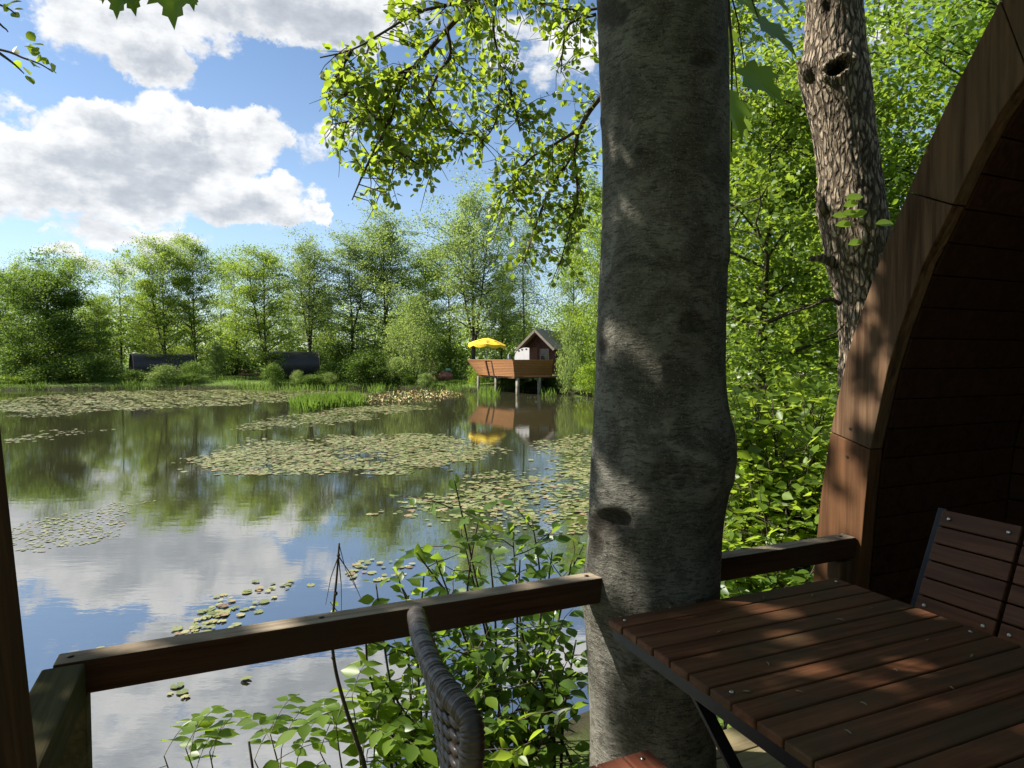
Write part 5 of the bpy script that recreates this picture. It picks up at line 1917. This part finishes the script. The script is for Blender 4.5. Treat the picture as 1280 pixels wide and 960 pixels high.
    for q in range(50):
        a = rs.random() * 6.28; rr_ = 1.5 * rs.random() ** .5
        C.append((topc.x + math.cos(a) * rr_, topc.y + .4 + math.sin(a) * rr_ * .8, topc.z + .5 + 3.6 * rs.random()))
    C = np.array(C)
    k = np.repeat(np.arange(len(C)), 36)
    P = C[k] + rs.normal(size=(len(k), 3)) * .3
    wp = P + np.array(o_)
    px, py = proj(wp)
    P = P[((py < -30) | ((px > 1095) & (px < 1300) & (py < 130))) & (wp[:, 1] > 3.8)]
    D, N = leaf_orient(len(P), rs, .3, .8)
    leaves('crown', P, D, N, rs.uniform(.06, .09, len(P)), T_OVAL, M_alder, root)
    tag(root, 'rough furrowed trunk with a knot hole behind the wooden arch', 'tree')
    # left hanging twig at top left edge
    tr = empty('alder_sprig', tuple(at_y(-60, 60, 3.2)))


build_alder()
for o in list(bpy.data.objects):
    if o.name.startswith('alder_sprig'): bpy.data.objects.remove(o)


# twig hanging into the upper left corner: a small tree left of the view
def left_tree():
    rs = rsd(640)
    y = 3.3
    x0 = -4.1
    root = empty('young_alder', (x0, y + .2, gz(x0, y + .2)))
    o_ = Vector(root.location)
    mb = MB()
    mb.tube([(0, 0, 0), (.05, .02, 1.5), (-.03, 0, 3.0), (.05, .0, 4.4)], [.05, .042, .032, .012], 8)
    mb.build('trunk', M_twig, root, smooth=True)
    br = MB()
    L = []
    for path in ([(-220, 40), (-90, 48), (0, 62), (28, 72), (50, 80), (66, 90)], [(-10, 60), (15, 78), (30, 92)], [(-160, -60), (-40, -8), (5, 8), (20, 18)], [(-90, 48), (-20, 22), (4, 34), (10, 40)]):
        P3 = cr([at_y(px, py, y) - o_ for px, py in path], 4)
        br.tube(P3, [.008 * (1 - .8 * q / (len(P3) - 1)) + .001 for q in range(len(P3))], 5, cap=False)
        L.append(P3)
    br.tube([(.0, .0, 3.1), L[0][0]], [.02, .008], 6)
    br.tube([(.0, .0, 3.4), L[2][0]], [.02, .008], 6)
    br.build('branch', M_twig, root, smooth=True, recalc=False)
    P, D = [], []
    for (px, py) in ((8, 5), (14, 16), (12, 4), (18, 12), (4, 12), (20, 2), (34, 60), (30, 58), (40, 55), (44, 52), (38, 66), (46, 66), (52, 76), (60, 74), (58, 84), (64, 86), (62, 80), (34, 72), (30, 84), (26, 76), (42, 82), (22, 57), (48, 60), (42, 70), (32, 94), (24, 68)):
        P.append(tuple(at_y(px, py, y + rs.normal() * .05) - o_)); D.append(tuple(rs.normal(size=3) + np.array([.4, 0, -.1])))
    # rest of its crown, outside the frame
    for q in range(1500):
        c = np.array([rs.normal() * .6 - .35, rs.normal() * .5, 3.4 + rs.normal() * .6])
        px, py = proj((c + np.array(o_))[None])
        if px[0] < -40: P.append(tuple(c)); D.append(tuple(rs.normal(size=3)))
    n = len(P)
    N = rs.normal(size=(n, 3)) * .6; N[:, 2] += .5; N[:, 1] -= .5
    leaves('crown', np.array(P), np.array(D), N, rs.uniform(.042, .06, n), T_OVAL, M_alder, root)
    tag(root, 'young alder whose leafy twig reaches into the upper left corner', 'tree')


left_tree()


# ------------------------------------------------------------------ stem shrubs near the railing
def stem_shrub(name, rs, base, tips, leaf, lm, step=.05, side_n=3, tmpl=T_POINT, r0=.008, stem_m=None, side_len=(.12, .35), size_var=(.6, 1.25)):
    """base: list of world points, tips: list of world points; stems with side twigs and alternate leaves"""
    b0 = Vector(base[0])
    root = empty(name, tuple(b0))
    mb = MB()
    P, D, SZ = [], [], []

    def leafy(line, f0, l0):
        n = len(line)
        sgn = 1
        for i in range(int(n * f0), n):
            p = line[i]
            t = (line[min(i + 1, n - 1)] - line[max(i - 1, 0)])
            if t.length < 1e-6: continue
            t.normalize()
            s_ = t.cross(Vector((0, 0, 1)))
            if s_.length < .2: s_ = Vector((math.cos(i * 2.4), math.sin(i * 2.4), 0))
            s_.normalize()
            sgn = -sgn
            d = s_ * sgn * rs.uniform(.6, 1.1) + t * rs.uniform(.2, .8) + Vector(rs.normal(size=3)) * .3 + Vector((0, 0, -.15))
            q = p + d.normalized() * .014
            P.append(tuple(q - b0)); D.append(tuple(d)); SZ.append(l0 * rs.uniform(*size_var))

    for i, tp in enumerate(tips):
        b = Vector(base[i % len(base)]) + Vector((rs.normal() * .05, rs.normal() * .05, 0))
        tp = Vector(tp)
        m = b.lerp(tp, .5) + Vector((rs.normal() * .06, rs.normal() * .06, .08 + rs.normal() * .04))
        L = (tp - b).length
        n = max(6, int(L / step))
        line = cr([b, m, tp], max(3, n // 2))
        mb.tube([p - b0 for p in line[::2] + [line[-1]]], [r0 * (1 - .8 * q / max(1, (len(line[::2])))) + .001 for q in range(len(line[::2]) + 1)], 5, cap=False)
        leafy(line, .4, leaf)
        for s_ in range(side_n):
            f = rs.uniform(.35, .92)
            p0 = line[int(f * (len(line) - 1))]
            d = Vector(rs.normal(size=3)); d.z = abs(d.z) * .5 + .1; d.normalize()
            ln = rs.uniform(*side_len)
            l2 = [p0]
            for _ in range(max(3, int(ln / step))):
                d = (d + Vector(rs.normal(size=3)) * .15).normalized()
                l2.append(l2[-1] + d * step)
            mb.tube([p - b0 for p in l2], [.003 * (1 - .6 * q / len(l2)) for q in range(len(l2))], 4, cap=False)
            leafy(l2, .15, leaf * .9)
    mb.build('stem', stem_m or M_twig, root, smooth=True, recalc=False)
    n = len(P)
    N = rs.normal(size=(n, 3)) * .45; N[:, 2] += 1.0
    leaves('foliage', np.array(P), np.array(D), N, np.array(SZ), tmpl, lm, root)
    return root


rs = rsd(700)


def tips_px(lst, jit=.0):
    return [at_y(px, py, y) for px, py, y in lst]


def base_at(x, y):
    return Vector((x, y, max(gz(x, y), .0) - .03))


# tall shrub whose shoots rise above the rail at the centre
t1 = tips_px([(568, 600, 3.0), (600, 640, 3.05), (640, 660, 3.1), (665, 650, 3.15), (520, 690, 2.9), (690, 690, 3.1), (545, 700, 2.85), (612, 690, 2.8), (715, 700, 3.2), (500, 730, 2.9), (575, 660, 3.2), (650, 700, 2.9), (730, 680, 3.3)])
o = stem_shrub('railing_shrub', rs, [base_at(.0, 3.15), base_at(-.12, 3.1), base_at(.12, 3.25)], t1, .075, M_bush, side_n=5)
tag(o, 'leafy shrub whose upright shoots rise above the railing left of the smooth trunk', 'shrub')
t2 = tips_px([(470, 800, 2.7), (520, 790, 2.75), (560, 810, 2.7), (610, 790, 2.75), (650, 800, 2.8), (690, 780, 2.85), (720, 800, 2.8), (480, 850, 2.6), (540, 860, 2.6), (600, 860, 2.6), (660, 850, 2.65), (700, 860, 2.7), (640, 900, 2.5), (690, 910, 2.55), (580, 910, 2.5), (720, 840, 2.75), (625, 830, 2.7), (500, 900, 2.5)])
o = stem_shrub('railing_shrub', rs, [base_at(.1, 2.8), base_at(-.1, 2.75), base_at(.25, 2.8), base_at(-.3, 2.8)], t2, .074, M_bush, side_n=6)
tag(o, 'dense green shrub filling the space under the railing behind the wicker chair', 'shrub')
t3 = tips_px([(455, 860, 2.55), (470, 900, 2.5), (500, 930, 2.4), (460, 890, 2.5), (540, 940, 2.35), (560, 900, 2.4), (480, 870, 2.6), (600, 950, 2.35), (640, 945, 2.4)])
o = stem_shrub('railing_shrub', rs, [base_at(-.42, 2.65), base_at(-.25, 2.6), base_at(-.1, 2.55)], t3, .08, M_fresh, side_n=4)
tag(o, 'light green low shrub at the bottom edge left of the wicker chair', 'shrub')
t4 = tips_px([(470, 730, 2.9), (495, 715, 2.95), (460, 760, 2.85), (510, 745, 2.9), (530, 720, 3.0)])
o = stem_shrub('railing_shrub', rs, [base_at(-.45, 3.0)], t4, .075, M_fresh, side_n=3)
tag(o, 'small bright shrub showing over the railing right of the dead stalk', 'shrub')

# shrubs behind the railing right of the trunk
tr = []
for q in range(76):
    px, py = rs.uniform(895, 1050), rs.uniform(478, 720)
    tr.append((px, py, 3.1 + (720 - py) / 240 * .95 + rs.normal() * .1))
o = stem_shrub('bank_bush', rs, [base_at(1.4, 3.4), base_at(1.2, 3.6), base_at(1.7, 3.6), base_at(1.4, 3.9), base_at(1.8, 3.9)], tips_px(tr), .078, M_fresh, side_n=8, r0=.006)
tag(o, 'bright green leafy bush behind the railing right of the smooth trunk', 'shrub')
tr = []
for q in range(34):
    px, py = rs.uniform(880, 1060), rs.uniform(470, 620)
    tr.append((px, py, 5.2 + rs.random() * 1.2))
o = stem_shrub('bank_bush', rs, [base_at(2.1, 5.8), base_at(2.6, 6.0), base_at(1.7, 5.9), base_at(2.8, 5.4)], tips_px(tr), .10, M_fresh, side_n=8, r0=.009, side_len=(.2, .5))
tag(o, 'taller light green bush further back right of the smooth trunk', 'shrub')
tr = []
for q in range(26):
    px, py = rs.uniform(890, 1060), rs.uniform(690, 800)
    tr.append((px, py, 2.9 + rs.random() * .3))
o = stem_shrub('bank_bush', rs, [base_at(1.2, 3.1), base_at(1.5, 3.2), base_at(1.0, 3.0)], tips_px(tr), .075, M_bush, side_n=5, r0=.006)
tag(o, 'low dark green bush under the railing right of the smooth trunk', 'shrub')


# saplings with feathered leaves at the bottom left
def pinnate(root_pts, tips, rs, name, lab, lm, leaflet=.06):
    b0 = Vector(root_pts)
    root = empty(name, tuple(b0))
    mb = MB()
    P, D, N, SZ = [], [], [], []
    for (tp, nl) in tips:
        tp = Vector(tp)
        line = cr([b0, b0.lerp(tp, .55) + Vector((rs.normal() * .02, rs.normal() * .02, .02)), tp], 8)
        mb.tube([p - b0 for p in line], [.006 * (1 - .7 * q / (len(line) - 1)) for q in range(len(line))], 5, cap=False)
        for k in range(nl):
            st_ = line[-1 - (k % 3) * 2]
            a = rs.random() * 6.28 if k else 1.57
            d = Vector((math.cos(a), math.sin(a) * .7, .35)).normalized()
            ra = [st_]
            for _ in range(7):
                d = (d + Vector((0, 0, -.10))).normalized()
                ra.append(ra[-1] + d * .032)
            mb.tube([p - b0 for p in ra], .0015, 4, cap=False)
            sd_ = d.cross(Vector((0, 0, 1))).normalized()
            for q in (2, 4, 6):
                for s_ in (-1, 1):
                    P.append(tuple(ra[q] - b0)); D.append(tuple(sd_ * s_ + d * .55 + Vector(rs.normal(size=3)) * .1)); N.append(tuple(Vector((0, 0, 1)) + Vector(rs.normal(size=3)) * .25)); SZ.append(leaflet * rs.uniform(.8, 1.15))
            P.append(tuple(ra[-1] - b0)); D.append(tuple(d)); N.append((0, 0, 1)); SZ.append(leaflet * 1.1)
    mb.build('stem', M_stem, root, smooth=True, recalc=False)
    leaves('foliage', np.array(P), np.array(D), np.array(N), np.array(SZ) * 1.25, T_POINT, lm, root)
    tag(root, lab, 'sapling', 'young saplings under the railing')


def sap(px, py, y, more, name, lab, lm, leaflet=.06):
    tp = at_y(px, py, y)
    b = Vector((tp.x + .05, tp.y + .05, max(gz(tp.x, tp.y), .0) - .03))
    pinnate(b, [(tp, 3)] + [(at_y(a_, b_, y_), 2) for a_, b_, y_ in more], rs, name, lab, lm, leaflet)


sap(232, 935, 2.25, [(205, 945, 2.3), (262, 940, 2.3)], 'ash_sapling', 'small feathery sapling at the bottom edge left of the others', M_fresh, .055)
sap(338, 918, 2.3, [(352, 935, 2.3), (318, 950, 2.25), (372, 948, 2.35)], 'ash_sapling', 'feathery sapling with reddish tip at the bottom edge in the middle', M_fresh, .055)
sap(440, 870, 2.4, [(420, 905, 2.3), (470, 900, 2.4), (400, 940, 2.25), (455, 930, 2.3)], 'ash_sapling', 'taller feathery sapling beside the foot of the dead stalk', M_fresh, .065)
# bare dark twig
p0 = at_y(318, 975, 2.3); b = Vector((p0.x + .01, p0.y, max(gz(p0.x, p0.y), 0) - .03))
o = empty('bare_twig', tuple(b)); tag(o, 'short bare dark twig sticking up between the two small saplings', 'twig')
mb = MB(); mb.tube([(0, 0, 0), p0 - b, at_y(311, 927, 2.3) - b], [.006, .005, .004], 6); mb.build('stem', M_stalk, o, smooth=True)

# dead stalk
y = 2.25
pts_ = [at_y(px, py, y) for px, py in ((458, 975), (447, 930), (432, 885), (420, 840), (415, 800), (417, 760), (421, 720), (424, 679))]
b = Vector((pts_[0].x + .03, y, max(gz(pts_[0].x, y), 0) - .03))
o = empty('dead_stalk', tuple(b)); tag(o, 'tall dead brown stalk with hanging threads in front of the water', 'stalk')
line = cr([b] + pts_, 6)
mb = MB(); mb.tube([p - b for p in line], [.0095 - .0065 * q / (len(line) - 1) for q in range(len(line))], 7)
for (px, py) in ((423, 694), (420, 742), (416, 822)):
    c = at_y(px, py, y) - b
    mb.tube([c - Vector((0, 0, .006)), c, c + Vector((0, 0, .006))], [.004, .0068, .004], 7)
mb.build('stem', M_stalk, o, smooth=True, recalc=False)
for (px, py) in ((407, 756), (427, 770), (451, 748)):
    p = at_y(423, 695, y); q = at_y(px, py, y - .03)
    mb = MB(); mb.tube([p - b, p.lerp(q, .5) - b + Vector((.004 if px > 423 else -.004, 0, .01)), q - b], [.0022, .0016, .0009], 4); mb.build('thread', M_stalk, o)
mb = MB(); mb.tube([at_y(424, 681, y) - b, at_y(432, 712, y) - b, at_y(445, 735, y) - b], [.0015, .001, .0008], 4); mb.build('thread', M_stalk, o)

# ------------------------------------------------------------------ middle ground trees at right
def mid_tree(x, y, seed, lab, H, lm, rad, base=.08, leaf=.075, nb=36, ncl=9, nleaf=40, spread=.23, tmpl=T_POINT, name='hazel_tree', r0=.09, **kw):
    o = make_tree(name, rsd(seed), leaf, lm, M_twig, tmpl, .8, H=H, base=base, rad=rad, nb=nb, r0=r0, ncl=ncl, nleaf=nleaf, spread=spread, flat=.42, **kw)
    o.location = (x, y, gz(x, y) - .05)
    tag(o, lab, 'tree', 'leafy trees behind the railing at right')
    return o


mid_tree(3.2, 8.4, 801, 'bright leafy tree just right of the smooth trunk', 5.2, M_hazel, 1.5, base=.26)
mid_tree(4.7, 9.0, 802, 'leafy tree seen between the two near trunks', 5.4, M_hazel, 1.6, base=.26)
mid_tree(5.9, 8.0, 803, 'leafy tree directly behind the furrowed trunk', 6.0, M_bush, 1.7, base=.24)
mid_tree(7.2, 9.4, 804, 'tree right of the furrowed trunk above the arch, leaves darkened as if in shadow', 7.6, M_bush, 2.3, base=.3, nb=34, ncl=7, nleaf=26)  # darker leaf colour stands in for shadow on this crown
mid_tree(4.4, 13.5, 805, 'taller tree in the gap right of the smooth trunk', 9.0, M_alder, 2.4, leaf=.12, base=.25, nb=34, ncl=7, nleaf=24)
mid_tree(8.0, 14.5, 806, 'taller tree behind the furrowed trunk', 9.5, M_alder, 2.8, leaf=.12, base=.2, nb=34, ncl=7, nleaf=24)
mid_tree(11.8, 14.0, 807, 'tall dark tree above the arch at the right edge', 11.0, M_alder, 3.2, leaf=.12, base=.15, nb=40, ncl=8, nleaf=26)
mid_tree(8.4, 20.0, 808, 'slender light tree on the right bank behind the smooth trunk', 9.5, M_fresh, 2.2, leaf=.15, base=.1, tmpl=T_DIA)
for k, (x, y, lab, sx, h) in enumerate(((4.6, 16.5, 'rounded bush beside the gravel path behind the smooth trunk', 3.0, 1.8), (7.4, 17.5, 'rounded bush beside the gravel path behind the furrowed trunk', 3.4, 2.0), (3.6, 10.8, 'rounded dark bush between the bright leafy trees', 2.4, 1.5), (5.4, 7.2, 'rounded bush at the foot of the furrowed trunk', 2.4, 1.5))):
    o = copy_tree(SHR['dark' if k > 1 else 'fresh'])
    w0, h0 = (3.0, 2.2) if k > 1 else (2.6, 2.0)
    o.location = (x, y, gz(x, y) - .05); o.scale = (sx / w0, sx / w0, h / h0); o.rotation_euler = (0, 0, k * 1.3)
    tag(o, lab, 'shrub', 'rounded bushes on the right bank')

# ------------------------------------------------------------------ bits fallen on the table
rs = rsd(900)
proto_bit = None
for k in range(16):
    px, py = [(838, 760), (905, 735), (955, 748), (1015, 745), (1090, 760), (1050, 775), (1160, 800), (1215, 820), (1120, 838), (960, 830), (1000, 865), (1080, 880), (900, 790), (1190, 860), (1060, 915), (935, 865)][k]
    p = at_z(px, py, DZ + .7405)
    if proto_bit is None:
        mb = MB()
        mb.tube([(-.009, 0, .001), (-.003, .001, .002), (.004, 0, .002), (.010, -.002, .001)], [.0008, .0018, .0022, .0006], 6)
        o = mb.build('bud_scale', plain_mat('dry_bud', (.2, .15, .09), .8), None, smooth=True); proto_bit = o
    else:
        o = proto_bit.copy(); COL.objects.link(o)
    o.location = p; o.rotation_euler = (0, 0, rs.random() * 6.28); sc_ = rs.uniform(.6, 1.3); o.scale = (sc_, sc_, sc_)
    tag(o, 'tiny pale dry bud scale lying on the slatted table', 'bud scale', 'dry bits fallen on the table')

# ------------------------------------------------------------------ leaf mass added behind the terrace, out of view, to keep it dim
rs = rsd(950)
n = 700
cx, cy = rs.uniform(-10, 17, n), rs.uniform(-12, -5.5, n)
cx[520:], cy[520:] = rs.uniform(9, 15, 180), rs.uniform(-6, 4, 180)
cz = rs.uniform(.6, 10, n)
k = np.repeat(np.arange(n), 40)
P = np.stack([cx, cy, cz], -1)[k] + rs.normal(size=(len(k), 3)) * .6
D, N = leaf_orient(len(P), rs)
tag(leaves('added_wood', P, D, N, .3 * rs.uniform(.7, 1.3, len(P)), T_DIA, M_fard, None, rs.random(len(P))), 'unseen leafy wood added behind the terrace to dim it', 'wood', kind='stuff')

for (x, y, kind, sc_, lab) in ((7.6, 27, 'bright', .8, 'light tree far back on the right bank just behind the near smooth trunk'), (11.5, 25, 'alder', .85, 'broad tree far back behind the gravel path, nearest the furrowed trunk'),
                               (10.5, 36, 'twin', .9, 'forked tree furthest back on the right bank'), (15.5, 31, 'tall', .95, 'pale upright tree far back behind the wooden arch')):
    o = copy_tree(_made[kind])
    o.location = (x, y, gz(x, y) - .05); o.scale = (sc_, sc_, sc_); o.rotation_euler = (0, 0, x)
    tag(o, lab, 'tree', 'trees far back on the right bank')
